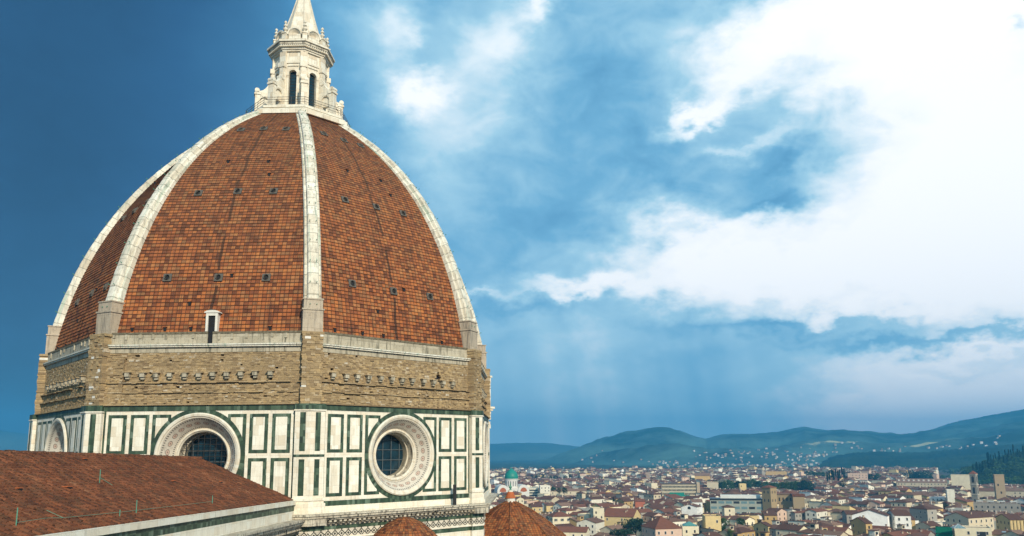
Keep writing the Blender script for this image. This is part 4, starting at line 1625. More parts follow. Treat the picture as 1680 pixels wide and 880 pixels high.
def house_faces(wall, roof, F, w, d, h, kind, pitch, wt_, rt_, e=.42):
    """walls into one builder and the roof into another; F(u, z, n) is the house's own frame"""
    if kind == 'flat':
        wall.box(F, -w/2, w/2, 0, h, -d/2, d/2, M_wall, wt_)
        for a, b, c_, f_ in ((-w/2, w/2, -d/2, -d/2+.3), (-w/2, w/2, d/2-.3, d/2), (-w/2, -w/2+.3, -d/2+.3, d/2-.3), (w/2-.3, w/2, -d/2+.3, d/2-.3)):
            wall.box(F, a, b, h, h+.8, c_, f_, M_wall, wt_)
        roof.box(F, -w/2+.31, w/2-.31, h+.01, h+.12, -d/2+.31, d/2-.31, M_roof, rt_)
        return h+.8
    wall.box(F, -w/2, w/2, 0, h, -d/2, d/2, M_wall, wt_)
    rise = d/2*pitch
    zt_, th = h+rise, .22
    ez = -e*pitch
    if kind == 'gable':
        for s_ in (-1, 1):
            wall.face([F(s_*w/2, h, -d/2), F(s_*w/2, h, d/2), F(s_*w/2, zt_, 0)], M_wall, None, wt_)
            q = [F(-w/2-e, h+ez+.03, s_*(d/2+e)), F(w/2+e, h+ez+.03, s_*(d/2+e)), F(w/2+e, zt_+.03, 0), F(-w/2-e, zt_+.03, 0)]
            up_ = Vector((0, 0, th))
            q2 = [p+up_ for p in q]
            roof.face(q2, M_roof, None, rt_)
            roof.face(q[::-1], M_roof, None, rt_)
            for i in range(4):
                if i != 2:
                    roof.face([q[i], q[(i+1) % 4], q2[(i+1) % 4], q2[i]], M_roof, None, rt_)
    elif kind == 'shed':
        zt_ = h+d*pitch*.7
        for s_ in (-1, 1):
            wall.face([F(s_*w/2, h, -d/2), F(s_*w/2, h, d/2), F(s_*w/2, zt_, d/2)], M_wall, None, wt_)
        wall.face([F(-w/2, h, d/2), F(w/2, h, d/2), F(w/2, zt_, d/2), F(-w/2, zt_, d/2)], M_wall, None, wt_)
        q = [F(-w/2-e, h+.03-e*pitch*.7, -d/2-e), F(w/2+e, h+.03-e*pitch*.7, -d/2-e), F(w/2+e, zt_+.03+e*pitch*.7, d/2+e), F(-w/2-e, zt_+.03+e*pitch*.7, d/2+e)]
        up_ = Vector((0, 0, th))
        q2 = [p+up_ for p in q]
        roof.face(q2, M_roof, None, rt_)
        roof.face(q[::-1], M_roof, None, rt_)
        for i in range(4):
            roof.face([q[i], q[(i+1) % 4], q2[(i+1) % 4], q2[i]], M_roof, None, rt_)
    else:
        rr = max(w/2-d/2, 0)
        c = [F(-w/2-e, h+.02, -d/2-e), F(w/2+e, h+.02, -d/2-e), F(w/2+e, h+.02, d/2+e), F(-w/2-e, h+.02, d/2+e)]
        c2 = [p+Vector((0, 0, .2)) for p in c]
        R0, R1 = F(-rr, zt_+.25, 0), F(rr, zt_+.25, 0)
        for q in ((c2[0], c2[1], R1, R0), (c2[2], c2[3], R0, R1)):
            roof.face(q, M_roof, None, rt_)
        roof.face((c2[1], c2[2], R1), M_roof, None, rt_)
        roof.face((c2[3], c2[0], R0), M_roof, None, rt_)
        roof.face(c[::-1], M_roof, None, rt_)
        for i in range(4):
            roof.face([c[i], c[(i+1) % 4], c2[(i+1) % 4], c2[i]], M_roof, None, rt_)
    return zt_


def hframe(x, y, rot, z=0.0):
    c_, s_ = cos(rot), sin(rot)

    def F(u, zz, n):
        return Vector((x+u*c_-n*s_, y+u*s_+n*c_, z+zz))
    return F


# shared window pieces, upright in the plane u-z, facing -n
wm = MB()
wm.box(lambda u, z, n: Vector((u, n, z)), -.5, .5, -.8, .8, -.03, .06, M_win)
wmo = wm.build('window')
ME_WIN = wmo.data
bpy.data.objects.remove(wmo)
wm = MB()
wm.box(lambda u, z, n: Vector((u, n, z)), -.68, .68, -.95, -.80, -.16, .06, M_white)
wm.box(lambda u, z, n: Vector((u, n, z)), -.68, .68, .80, .95, -.12, .06, M_white)
wm.box(lambda u, z, n: Vector((u, n, z)), -.62, -.50, -.8, .8, -.09, .06, M_white)
wm.box(lambda u, z, n: Vector((u, n, z)), .50, .62, -.8, .8, -.09, .06, M_white)
wmo = wm.build('frame')
ME_FR = wmo.data
bpy.data.objects.remove(wmo)
wm = MB()
wm.box(lambda u, z, n: Vector((u, n, z)), -1.12, -.64, -.8, .8, -.08, -.01, M_shut)
wm.box(lambda u, z, n: Vector((u, n, z)), .64, 1.12, -.8, .8, -.08, -.01, M_shut)
wmo = wm.build('shutters')
ME_SH = wmo.data
bpy.data.objects.remove(wmo)


def add_window(e, u, z, n_side, d, w, fancy, sc=1.0, side='front'):
    """a window child of house e on one of its four sides"""
    o = bpy.data.objects.new('window', ME_WIN)
    if side == 'front':
        loc, rz = (u, -d/2-.02, z), 0
    elif side == 'back':
        loc, rz = (u, d/2+.02, z), pi
    elif side == 'left':
        loc, rz = (-w/2-.02, u, z), -pi/2
    else:
        loc, rz = (w/2+.02, u, z), pi/2
    COL.objects.link(o)
    o.parent = e
    o.location = loc
    o.rotation_euler.z = rz
    o.scale = (sc, 1, sc)
    if fancy:
        for nm, me in (('frame', ME_FR),)+((('shutters', ME_SH),) if fancy > 1 else ()):
            c = bpy.data.objects.new(nm, me)
            COL.objects.link(c)
            c.parent = o


taken = []            # footprints (x, y, radius)


def free(x, y, r):
    return all((x-a)**2+(y-b)**2 > (r+q)**2 for a, b, q in taken)


def house(x, y, w, d, h, rot, kind, wallc, roofc, pitch=.33, windows=2, chim=1, name='house', z=0.0, wrows=(2.2, 5.6), cat='house'):
    e = empty(name, (x, y, z), None, cat, None, rot)
    F = hframe(0, 0, 0)
    wall, roof = MB(), MB()
    wt_ = jit3(TINTS[wallc]) if isinstance(wallc, str) else wallc
    rt_ = jit3(ROOFS[roofc]) if isinstance(roofc, str) else roofc
    top = house_faces(wall, roof, F, w, d, h, kind, pitch, wt_, rt_)

    def put(mb_, nm, par):
        o = mb_.build(nm)
        o.parent = par
        o.location = (0, 0, 0)
        return o
    wo2 = put(wall, 'wall', e)
    ro = put(roof, 'roof', e)
    for _ in range(chim):
        c = MB()
        u, n = uni(-w*.35, w*.35), uni(-d*.3, d*.3)
        zb = h + max(0, (d/2-abs(n))*pitch) if kind != 'flat' else h
        c.box(hframe(u, n, 0), -.4, .4, zb-.6, zb+1.3, -.3, .3, M_wall, jit3((.5, .38, .28)))
        c.box(hframe(u, n, 0), -.5, .5, zb+1.3, zb+1.45, -.4, .4, M_roof, (.2, .09, .05))
        put(c, 'chimney', ro)
    if windows:
        # only the sides turned to the belvedere
        tocam = Vector((EYE.x-x, EYE.y-y))
        for side, nx, ny, length in (('front', 0, -1, w), ('back', 0, 1, w), ('left', -1, 0, d), ('right', 1, 0, d)):
            wx, wy = nx*cos(rot)-ny*sin(rot), nx*sin(rot)+ny*cos(rot)
            if wx*tocam.x+wy*tocam.y < 0.15*tocam.length:
                continue
            if rnd() < .12:
                continue
            cnt = max(1, int(length/uni(3.4, 4.6)))
            for zr in wrows:
                if h-zr < 1.5:
                    continue
                for i in range(cnt):
                    if rnd() < .22:
                        continue
                    u = -length/2+length*(i+.5)/cnt
                    add_window(e, u, h-zr, 0, d, w, windows-1, 1.0, side)
    return e


views = []            # sight lines kept open: (bearing, half angle, distance, lowest height shown)


def px_house(x0, x1, ytop, ztop, kind, wallc, roofc, depth=None, rot=0.0, label='', pitch=.33, windows=2, chim=1, name='house', wscale=1.0, cat='house', wrows=(2.2, 5.6)):
    """a house whose eaves stand at height ztop where the photo shows them"""
    xc = (x0+x1)/2
    p = at(xc, ytop, ztop)
    dist = math.hypot(p.x-EYE.x, p.y-EYE.y)
    depth_c = (Vector((p.x, p.y, ztop))-EYE).dot(fw)
    w = (x1-x0)/FPX*depth_c
    a = math.atan2(p.x-EYE.x, p.y-EYE.y)
    dp = depth or w*.8
    # stand the house behind that front
    base_rot = -a
    x, y = p.x+sin(a)*dp/2, p.y+cos(a)*dp/2
    if abs(rot) > .8:          # the gable end faces the viewer
        vis, w = w, dp
        dp = max(4, (vis-w*abs(cos(rot)))/abs(sin(rot)))
        x, y = p.x+sin(a)*w/2, p.y+cos(a)*w/2
    elif rot:
        w = max(4, (w-dp*abs(sin(rot)))/abs(cos(rot)))
    views.append((a, (x1-x0)/2/FPX*1.0, dist, ztop-5.5))
    e = house(x, y, w*wscale, dp, ztop, base_rot+rot, kind, wallc, roofc, pitch, windows, chim, name, 0, wrows, cat)
    e['label'] = label
    taken.append((x, y, math.hypot(w, dp)*.46))
    return e, w, dp


Hs = px_house
Hs(1052, 1118, 868, 17.0, 'hip', 'pink', 'reddish', 20, .42, 'large house with steep brown hipped roof and pink wall at the bottom edge', .62, 2, 2)
Hs(1400, 1458, 846, 20.5, 'gable', 'white', 'dark brown', 15, 1.45, 'big plain white gable wall facing the viewer, widest white house in the city', .33, 0, 2)
Hs(1456, 1492, 846, 20.5, 'gable', 'white', 'dark brown', 16, .3, 'white house with dark windows joined to the right of the big white gable', .35, 2, 1)
Hs(898, 938, 848, 16.0, 'hip', 'cream', 'reddish', 15, .25, 'cream villa with red brown hipped roof and shutters right of the tiled half dome', .45, 3, 1)
Hs(946, 992, 858, 15.5, 'gable', 'pale', 'brown', 16, 1.2, 'pale gabled house with round upper windows in front of the square beige block', .33, 2, 1)
Hs(906, 968, 873, 13.0, 'gable', 'cream', 'reddish', 12, -.2, 'low long house with red brown roof beside the tiled half dome', .4, 2, 0)
Hs(968, 991, 836, 20, 'flat', 'cream', 'brown', 12, .2, 'square beige block with flat top above the pale gabled house', .3, 1, 0)
Hs(868, 890, 832, 15, 'gable', 'yellow', 'dark brown', 12, .2, 'bright yellow house left of its yellow neighbour behind the tiled half dome', .35, 2, 1)
Hs(892, 912, 830, 15, 'hip', 'yellow', 'brown', 12, .2, 'bright yellow house with hipped roof right of its yellow neighbour', .35, 2, 1)
Hs(990, 1052, 848, 15, 'gable', 'yellow', 'reddish', 20, -.3, 'long yellow walled house with red brown roof left of the big hipped roof', .5, 2, 2, wrows=(2.0,))
Hs(1152, 1182, 849, 19, 'flat', 'yellow', 'brown', 14, .15, 'tall yellow house with two rows of dark windows beside the round dark tree', .3, 2, 1, wrows=(2.6, 7.2))
gx = Hs(1116, 1146, 866, 15.5, 'flat', 'cream', 'brown', 14, .1, 'cream terrace house with a green glass roof on top', .3, 1, 1)
ax = Hs(1118, 1150, 832, 18, 'gable', 'white', 'brown', 12, 1.3, 'white house with an arched attic window under its gable', .3, 2, 2)
Hs(1133, 1152, 824, 20, 'gable', 'white', 'faded', 12, .1, 'tall white house with a gable behind the arched attic', .3, 1, 1)
Hs(1184, 1205, 833, 19, 'hip', 'cream', 'dark brown', 10, .2, 'small cream tower house with one window in front of the long modern block', .3, 1, 0)
Hs(1400, 1426, 859, 19, 'gable', 'ochre', 'dark brown', 14, .6, 'tan corner house with dark roof at the centre of the nearest roofs', .4, 1, 2)
Hs(1494, 1534, 836, 20, 'hip', 'grey', 'dark brown', 16, .75, 'tall grey house with a hipped dark roof and sparse windows', .3, 2, 1)
Hs(1555, 1625, 850, 17.5, 'gable', 'buff', 'dark brown', 24, .95, 'wide tan house with a long dark roof and two shuttered windows in its gable', .36, 2, 2)
px_ = Hs(1636, 1676, 853, 18, 'gable', 'yellow', 'dark brown', 16, .5, 'yellow house with pleated wall strips near the right edge', .35, 1, 1)
wx_ = Hs(1566, 1622, 868, 16, 'flat', 'cream', 'brown', 12, .1, 'cream flat topped block with a wide dark window at the bottom right', .3, 2, 0)
Hs(1480, 1500, 853, 15, 'gable', 'ochre', 'dark brown', 10, .3, 'low ochre house between the white and the grey houses', .35, 2, 1)
Hs(1300, 1322, 842, 16, 'gable', 'grey', 'reddish', 14, .9, 'grey gabled house with bright red roof below the brown stone tower', .35, 1, 1)
Hs(1322, 1356, 840, 17, 'gable', 'pale', 'reddish', 16, 1.1, 'pale wide gabled house with red roof right of the brown stone tower', .35, 1, 1)
Hs(1250, 1274, 846, 15, 'shed', 'ochre', 'dark brown', 10, .2, 'small tan house with a lean-to roof in front of the brown stone tower', .35, 1, 1)
Hs(1382, 1408, 844, 18, 'gable', 'grey', 'dark brown', 12, .25, 'grey house with dark roof beside the big white gable wall', .35, 2, 0)
Hs(1242, 1262, 864, 15, 'gable', 'yellow', 'dark brown', 12, .8, 'yellow walled house with lopsided roof at the bottom of the city', .35, 1, 1)
Hs(1552, 1565, 805, 24, 'flat', 'pale', 'brown', 10, .1, 'slim pale tower house with two rows of windows left of the bell tower', .3, 2, 0)
Hs(904, 962, 806, 15, 'gable', 'buff', 'faded', 16, 0, 'long low range with brown roof and dark windows right of the green dome', .3, 1, 0)
Hs(884, 903, 798, 20, 'flat', 'pale', 'brown', 16, .1, 'plain pale apartment block right of the green dome', .3, 1, 0)
Hs(1392, 1422, 778, 22, 'flat', 'pink', 'faded', 20, 0, 'long pink barracks beyond the cypress clump', .3, 1, 0)
Hs(1562, 1593, 781, 30, 'flat', 'cream', 'brown', 30, 0, 'long cream palace with two rows of windows left of the bell tower', .3, 1, 0, wrows=(4, 8, 16))
Hs(1160, 1178, 793, 22, 'flat', 'buff', 'faded', 30, 0, 'beige annex right of the long library block', .3, 0, 0)
dx_ = Hs(1475, 1548, 792, 17, 'gable', 'buff', 'faded', 30, 0, 'long grey brown range with a line of small white dormers', .3, 1, 0)
Hs(1605, 1636, 806, 17, 'gable', 'buff', 'brown', 14, 0, 'plain church nave with brown roof right of the bell tower', .4, 0, 0)
Hs(1648, 1690, 806, 16, 'gable', 'buff', 'faded', 16, 0, 'long house with brown roof at the right edge below the trees', .3, 1, 0)
Hs(1257, 1290, 775, 20, 'flat', 'ochre', 'faded', 30, 0, 'long ochre hall behind the park trees', .3, 0, 0)
Hs(1140, 1165, 781, 22, 'gable', 'ochre', 'faded', 30, 0, 'orange hall behind the long library block', .3, 0, 0)
Hs(1040, 1058, 823, 16, 'gable', (.40, .13, .075), 'reddish', 12, .1, 'brick red house between cream houses', .3, 0, 1)
Hs(946, 960, 810, 20, 'hip', 'buff', 'brown', 12, .5, 'square brown house with pyramid roof right of the long low range', .3, 1, 0)
Hs(1212, 1224, 795, 20, 'flat', 'yellow', 'brown', 12, .1, 'small square yellow house among the park trees', .3, 1, 0)
tx_ = Hs(1602, 1668, 828, 15, 'flat', 'grey', 'dark brown', 18, .0, 'long low terrace building with white awnings below the bell tower', .3, 1, 2)


def attach(mb_, nm, par):
    o = mb_.build(nm)
    o.parent = par
    o.location = (0, 0, 0)
    return o


LF = hframe(0, 0, 0)
e, w, d = gx
mb = MB()
cz = [LF(a*w*.42, 16.4, b*d*.4) for a, b in ((-1, -1), (1, -1), (1, 1), (-1, 1))]
for i in range(4):
    mb.face([cz[i], cz[(i+1) % 4], LF(0, 18.6, 0)], M_synl)
attach(mb, 'glass_roof', e)
e, w, d = ax
mb = MB()
x_ = -w/2-.06
for i in range(10):
    t0, t1 = pi*i/10, pi*(i+1)/10
    mb.face([(x_, 1.2*cos(t0), 17.2+1.2*sin(t0)), (x_, 1.2*cos(t1), 17.2+1.2*sin(t1)), (x_, 0, 17.2)], M_win)
mb.face([(x_, -1.2, 16.2), (x_, 1.2, 16.2), (x_, 1.2, 17.2), (x_, -1.2, 17.2)], M_win)
attach(mb, 'attic_window', e)
e, w, d = px_
for i in range(5):
    mb = MB()
    u = -w/2+w*i/4
    mb.box(LF, u-.35, u+.35, 4, 17.6, -d/2-.45, -d/2-.01, M_wall, (.50, .36, .16))
    attach(mb, 'pilaster', e)
e, w, d = wx_
mb = MB()
mb.box(LF, w*.1, w*.34, 12.0, 14.6, -d/2-.06, -d/2+.05, M_win)
attach(mb, 'wide_window', e)
e, w, d = dx_
for i in range(10):
    mb = MB()
    u = -w/2+w*(i+.5)/10
    mb.box(LF, u-1.1, u+1.1, 18.5, 20.6, -d*.33, -d*.25, M_white)
    attach(mb, 'dormer', e)
e, w, d = tx_
for i in range(4):
    mb = MB()
    u = -w*.36+w*.24*i
    mb.box(LF, u-w*.07, u+w*.07, 17.2, 17.5, -d*.45, -d*.1, M_white)
    for q in (-1, 1):
        mb.box(LF, u+q*w*.065-.06, u+q*w*.065+.06, 15.1, 17.2, -d*.44, -d*.44+.12, M_white)
    attach(mb, 'awning', e)


def top_of(x0, x1, ytop, ztop):
    p = at((x0+x1)/2, ytop, ztop)
    views.append((math.atan2(p.x-EYE.x, p.y-EYE.y), (x1-x0)/2/FPX, math.hypot(p.x-EYE.x, p.y-EYE.y), ztop-11))
    dc = (Vector((p.x, p.y, ztop))-EYE).dot(fw)
    return p, (x1-x0)/FPX*dc, math.atan2(p.x-EYE.x, p.y-EYE.y)


def wall_windows(mb, F, us, zs, n, w=.6, h=1.0, mt=None):
    for u in us:
        for z in zs:
            mb.box(F, u-w, u+w, z-h, z+h, n-.03, n+.04, mt or M_win)


def sub_windows(e, F, us, zs, n, w=.6, h=1.0, name='window'):
    for u in us:
        for z in zs:
            q = MB()
            q.box(F, u-w, u+w, z-h, z+h, n-.03, n+.05, M_win)
            q.build(name, e)


# -- synagogue with the green dome
p, w, a = top_of(828, 850, 786, 30)
e = empty('synagogue', (p.x, p.y, 0), 'pale synagogue with tall onion shaped green copper dome beside the cathedral wall', 'synagogue')
taken.append((p.x, p.y, w*1.6))
sr = w/2
ctr = Vector((p.x, p.y, 0))
mb = MB()
FL = lambda x, y, h: ctr+Vector((x, y, h))
mb.lathe(FL, [(sr*.93, 16), (sr*.93, 29.6)], M_white, 32)
mb.lathe(FL, [(sr*1.0, 29.6), (sr*1.0, 30.3), (sr*.9, 30.3)], M_white, 32)
mb.build('drum', e)
mb = MB()
prof = [(sr*.97, 30.2), (sr*1.02, 32), (sr*1.0, 34.0), (sr*.92, 36.2), (sr*.76, 38.4), (sr*.52, 40.3), (sr*.28, 41.8), (sr*.10, 43), (.05, 44.0)]
k_ = (at(839, 766, 30)-EYE)
dz = 17.5/FPX*(p-EYE).dot(fw)           # dome height from the photograph
prof = [(r_, 30.2+(z-30.2)/13.8*dz) for r_, z in prof]
mb.lathe(FL, prof, M_syn, 32)
dm_ = mb.build('green_dome', e, True)
mb = MB()
zt_ = prof[-1][1]
mb.lathe(FL, [(.35, zt_-.3), (.45, zt_+.2), (.1, zt_+.6), (.08, zt_+2.6), (.01, zt_+2.9)], M_syn, 8)
mb.build('finial', dm_)
for i in range(16):
    t = i*pi/8
    q = MB()
    c0 = Vector((p.x+sr*.93*cos(t), p.y+sr*.93*sin(t), 0))
    Fw = lambda u, z, n, t=t: Vector((p.x, p.y, 0))+Vector((cos(t), sin(t), 0))*n+Vector((-sin(t), cos(t), 0))*u+Vector((0, 0, z))
    if Vector((cos(t), sin(t), 0)).dot(EYE-p) > 0:
        q.box(Fw, -.45, .45, 21.5, 27.5, sr*.93-.2, sr*.93+.03, M_win)
        q.build('drum_window', e)
mb = MB()
Fs = hframe(p.x, p.y, -a+.2)
mb.box(Fs, -sr*1.1, sr*1.1, 0, 19.5, -sr*1.1, sr*1.1, M_white)
mb.box(Fs, -sr*2.3, sr*2.3, 0, 15.5, -sr*.9, sr*.9, M_white)
mb.build('hall', e)
for s_ in (-1, 1):
    q = MB()
    cx = s_*sr*1.55
    for i in range(14):
        t0, t1 = pi*i/14, pi*(i+1)/14
        rr = sr*.85
        b0, b1 = (cx+rr*cos(t0), 15.5+rr*1.15*sin(t0)), (cx+rr*cos(t1), 15.5+rr*1.15*sin(t1))
        q.face([Fs(b0[0], b0[1], -sr*1.4), Fs(b1[0], b1[1], -sr*1.4), Fs(cx, 15.5, -sr*1.4)], M_white)
        q.face([Fs(b0[0], b0[1], -sr*1.4), Fs(b1[0], b1[1], -sr*1.4), Fs(b1[0], b1[1], sr*1.2), Fs(b0[0], b0[1], sr*1.2)], M_terra if 3 < i < 10 and False else M_white)
    q.box(Fs, cx-sr*.85, cx+sr*.85, 0, 15.5, -sr*1.4, sr*1.2, M_white)
    q.build('arched_wing', e)
    q = MB()
    for i in range(10):
        t0, t1 = pi*i/10, pi*(i+1)/10
        rr = sr*.50
        q.face([Fs(cx+rr*cos(t0), 15.5+rr*1.15*sin(t0), -sr*1.4-.2), Fs(cx+rr*cos(t1), 15.5+rr*1.15*sin(t1), -sr*1.4-.2), Fs(cx, 15, -sr*1.4-.2)], M_terra)
    q.build('arch_infill', e)

# -- four storey pale block left of it
p, w, a = top_of(862, 883, 801, 17)
e = empty('office_block', (p.x, p.y, 0), 'pale four storey block with dark window bands between green dome and apartment block', 'building')
taken.append((p.x, p.y, w*.7))
F = hframe(p.x, p.y, -a)
mb = MB()
mb.box(F, -w/2, w/2, 0, 17, 0, 14, M_wall, (.66, .62, .48))
mb.build('wall', e)
for i in range(4):
    q = MB()
    q.box(F, -w/2+.5, w/2-.5, 15-i*3.2-1.6, 15-i*3.2, -.06, .02, M_win)
    q.build('window_band', e)

# -- the long library block
p, w, a = top_of(1086, 1142, 795, 27)
e = empty('library', (p.x, p.y, 0), 'very long beige library block with rows of small windows and green strip roof in front', 'building')
taken.append((p.x, p.y, w*.5))
taken.append((p.x+10*sin(a), p.y+10*cos(a), w*.5))
F = hframe(p.x, p.y, -a)
mb = MB()
mb.box(F, -w/2, w/2, 0, 27, 0, 18, M_wall, (.56, .47, .33))
mb.build('wall', e)
mb = MB()
mb.box(F, -w/2-.3, w/2+.3, 27, 27.8, -.4, 18.4, M_roof, (.12, .10, .09))
mb.build('roof', e)
for i in range(26):
    for z in (24.6, 21, 17.4, 13.8):
        q = MB()
        u = -w/2+1+i*(w-2)/25
        q.box(F, u-.45, u+.45, z-1, z+1, -.05, .02, M_win)
        q.build('window', e)
mb = MB()
mb.box(F, -w*.42, w*.28, 0, 15.5, -14, -.1, M_wall, (.60, .52, .38))
mb.build('front_wing', e)
mb = MB()
mb.box(F, -w*.42-.3, w*.28+.3, 15.5, 16.3, -14.4, -.1, M_syn)
mb.box(F, -w*.28, w*.14, 16.3, 19, -10, -2, M_syn)
mb.build('green_roof', e)
mb = MB()
mb.box(F, w/2+.05, w/2+w*.09, 0, 29, -1.2, 18, M_wall, (.46, .36, .25))
mb.build('end_pier', e)

# -- brown stone tower palace
p, w, a = top_of(1250, 1273, 799, 30)
e = empty('tower_palace', (p.x, p.y, 0), 'brown stone tower with red tiled top and lower stone wing to its right', 'palace')
F = hframe(p.x, p.y, -a-.62)
ws = w*.72
for t in (0, w):
    taken.append((p.x+t*cos(-a), p.y+t*sin(-a), w*.8))
ST = (.36, .26, .14)
mb = MB()
mb.box(F, -ws/2, ws/2, 0, 29, -ws/2, ws/2, M_wall, ST)
mb.box(F, -ws/2-.3, ws/2+.3, 29, 29.5, -ws/2-.3, ws/2+.3, M_wall, ST)
mb.build('tower', e)
mb = MB()
cz = [F(s0*(ws/2+.6), 29.5, s1*(ws/2+.6)) for s0, s1 in ((-1, -1), (1, -1), (1, 1), (-1, 1))]
for i in range(4):
    mb.face([cz[i], cz[(i+1) % 4], F(0, 31.6, 0)], M_roof, None, (.19, .07, .04))
mb.face(cz[::-1], M_roof, None, (.19, .07, .04))
mb.build('roof', e)
for n_s, Fw in (('f', lambda u, z, n: F(u, z, -ws/2-n)), ('r', lambda u, z, n: F(ws/2+n, z, u)), ('l', lambda u, z, n: F(-ws/2-n, z, u))):
    for u in (-ws*.22, ws*.22):
        for z in (25.5, 18.5):
            q = MB()
            q.box(Fw, u-.5, u+.5, z-.9, z+.9, 0, .05, M_win)
            for i in range(6):
                t0, t1 = pi*i/6, pi*(i+1)/6
                q.face([Fw(u+.5*cos(t0), z+.9+.5*sin(t0), .05), Fw(u+.5*cos(t1), z+.9+.5*sin(t1), .05), Fw(u, z+.9, .05)], M_win)
            q.build('window', e)
p2, w2_, a2_ = top_of(1275, 1300, 812, 22)
F = hframe(p2.x, p2.y, -a2_-.1)
mb = MB()
mb.box(F, -w2_/2, w2_/2, 0, 22, 0, 14, M_wall, ST)
mb.build('wing', e)
mb = MB()
mb.box(F, -w2_/2-.4, w2_/2+.4, 22, 22.5, -.4, 14.4, M_roof, (.2, .12, .07))
mb.build('wing_roof', e)
for i in range(4):
    q = MB()
    u = -w2_/2+2+i*(w2_-4)/3
    q.box(F, u-.55, u+.55, 16.5, 19.5, -.06, .02, M_win)
    q.build('window', e)
p2, w2_, a2_ = top_of(1301, 1319, 812, 22.5)
e = empty('stone_palace', (p2.x, p2.y, 0), 'brown stone block with dark red flat roof right of the stone tower', 'palace')
taken.append((p2.x, p2.y, w2_*.7))
F = hframe(p2.x, p2.y, -a2_+.15)
mb = MB()
mb.box(F, -w2_/2, w2_/2, 0, 21, 0, 12, M_wall, (.33, .25, .15))
mb.build('wall', e)
mb = MB()
mb.box(F, -w2_/2-.6, w2_/2+.6, 21, 23, -.6, 12.6, M_roof, (.14, .055, .035))
mb.build('roof', e)

# -- modern grey-green block
p, w, a = top_of(1166, 1250, 820, 19)
e = empty('modern_block', (p.x, p.y, 0), 'long modern grey block with dark window strips and flat dark roof edge', 'building')
F = hframe(p.x, p.y, -a)
for t in (-.35, 0, .35):
    taken.append((p.x+t*w*cos(-a)+8*sin(a), p.y+t*w*sin(-a)+8*cos(a), w*.22))
mb = MB()
mb.box(F, -w/2, w/2, 0, 19, 0, 16, M_wall, (.34, .36, .30))
mb.box(F, -w*.3, w*.46, 19.9, 22.6, 4, 14, M_wall, (.72, .72, .66))
mb.build('wall', e)
mb = MB()
mb.box(F, -w/2-.5, w/2+.3, 19, 19.9, -1.0, 16.5, M_win)
mb.build('roof_edge', e)
for r_ in range(3):
    for i in range(7):
        q = MB()
        u = -w/2+w*(i+.5)/7
        q.box(F, u-w*.055, u+w*.055, 15.6-r_*4.6, 17.6-r_*4.6, -.06, .02, M_pyr if (i+r_) % 3 else M_win)
        q.build('window_strip', e)

# -- bell tower
p, w, a = top_of(1592, 1601, 777, 39)
e = empty('bell_tower', (p.x, p.y, 0), 'slim stone bell tower with arched openings beside the cream palace', 'bell tower')
taken.append((p.x, p.y, w*.9))
F = hframe(p.x, p.y, -a-.3)
mb = MB()
mb.box(F, -w/2, w/2, 0, 38, -w/2, w/2, M_wall, (.30, .27, .22))
for z in (38, 29, 20, 11):
    mb.box(F, -w/2-.35, w/2+.35, z-.01, z+.6, -w/2-.35, w/2+.35, M_wall, (.50, .45, .36))
mb.build('shaft', e)
mb = MB()
cz = [F(s0*(w/2+.5), 38.6, s1*(w/2+.5)) for s0, s1 in ((-1, -1), (1, -1), (1, 1), (-1, 1))]
for i in range(4):
    mb.face([cz[i], cz[(i+1) % 4], F(0, 41.5, 0)], M_roof, None, (.22, .08, .05))
mb.build('roof', e)
for Fw in (lambda u, z, n: F(u, z, -w/2-n), lambda u, z, n: F(w/2+n, z, u), lambda u, z, n: F(-w/2-n, z, u)):
    for z0_, z1_, ww in ((31, 35.5, w*.2), (21.5, 26, w*.18), (13, 16, w*.13)):
        q = MB()
        q.box(Fw, -ww, ww, z0_, z1_, 0, .06, M_win)
        for i in range(6):
            t0, t1 = pi*i/6, pi*(i+1)/6
            q.face([Fw(ww*cos(t0), z1_+ww*sin(t0), .06), Fw(ww*cos(t1), z1_+ww*sin(t1), .06), Fw(0, z1_, .06)], M_win)
        q.build('belfry_opening', e)

# -- old city gate
p, w, a = top_of(1632, 1646, 780, 36)
e = empty('gate_tower', (p.x, p.y, 0), 'plain square stone gate tower standing among the trees at right', 'tower')
taken.append((p.x, p.y, w))
F = hframe(p.x, p.y, -a+.25)
mb = MB()
mb.box(F, -w/2, w/2, 0, 36, 0, w*.6, M_wall, (.36, .27, .17))
mb.box(F, -w/2-.2, w/2+.2, 36, 36.7, -.2, w*.6+.2, M_wall, (.40, .31, .2))
mb.build('shaft', e)
for u, z in ((w*.05, 20), (-w*.2, 27), (w*.2, 12)):
    q = MB()
    q.box(F, u-.6, u+.6, z-1, z+1, -.06, .02, M_win)
    q.build('opening', e)

# -- far church with a spire
p, w, a = top_of(1060, 1066, 775, 27)
e = empty('far_church', (p.x, p.y, 0), 'hazy far church tower with thin spire on the horizon of the city', 'church')
F = hframe(p.x, p.y, -a)
mb = MB()
mb.box(F, -w/2, w/2, 0, 27, -w/2, w/2, M_wall, (.36, .27, .21))
mb.build('tower', e)
mb = MB()
mb.lathe(lambda x, y, h: Vector((p.x+x, p.y+y, h)), [(w*.45, 27), (w*.3, 29), (.5, 31), (.1, 36)], M_leadstone, 8)
mb.build('spire', e)

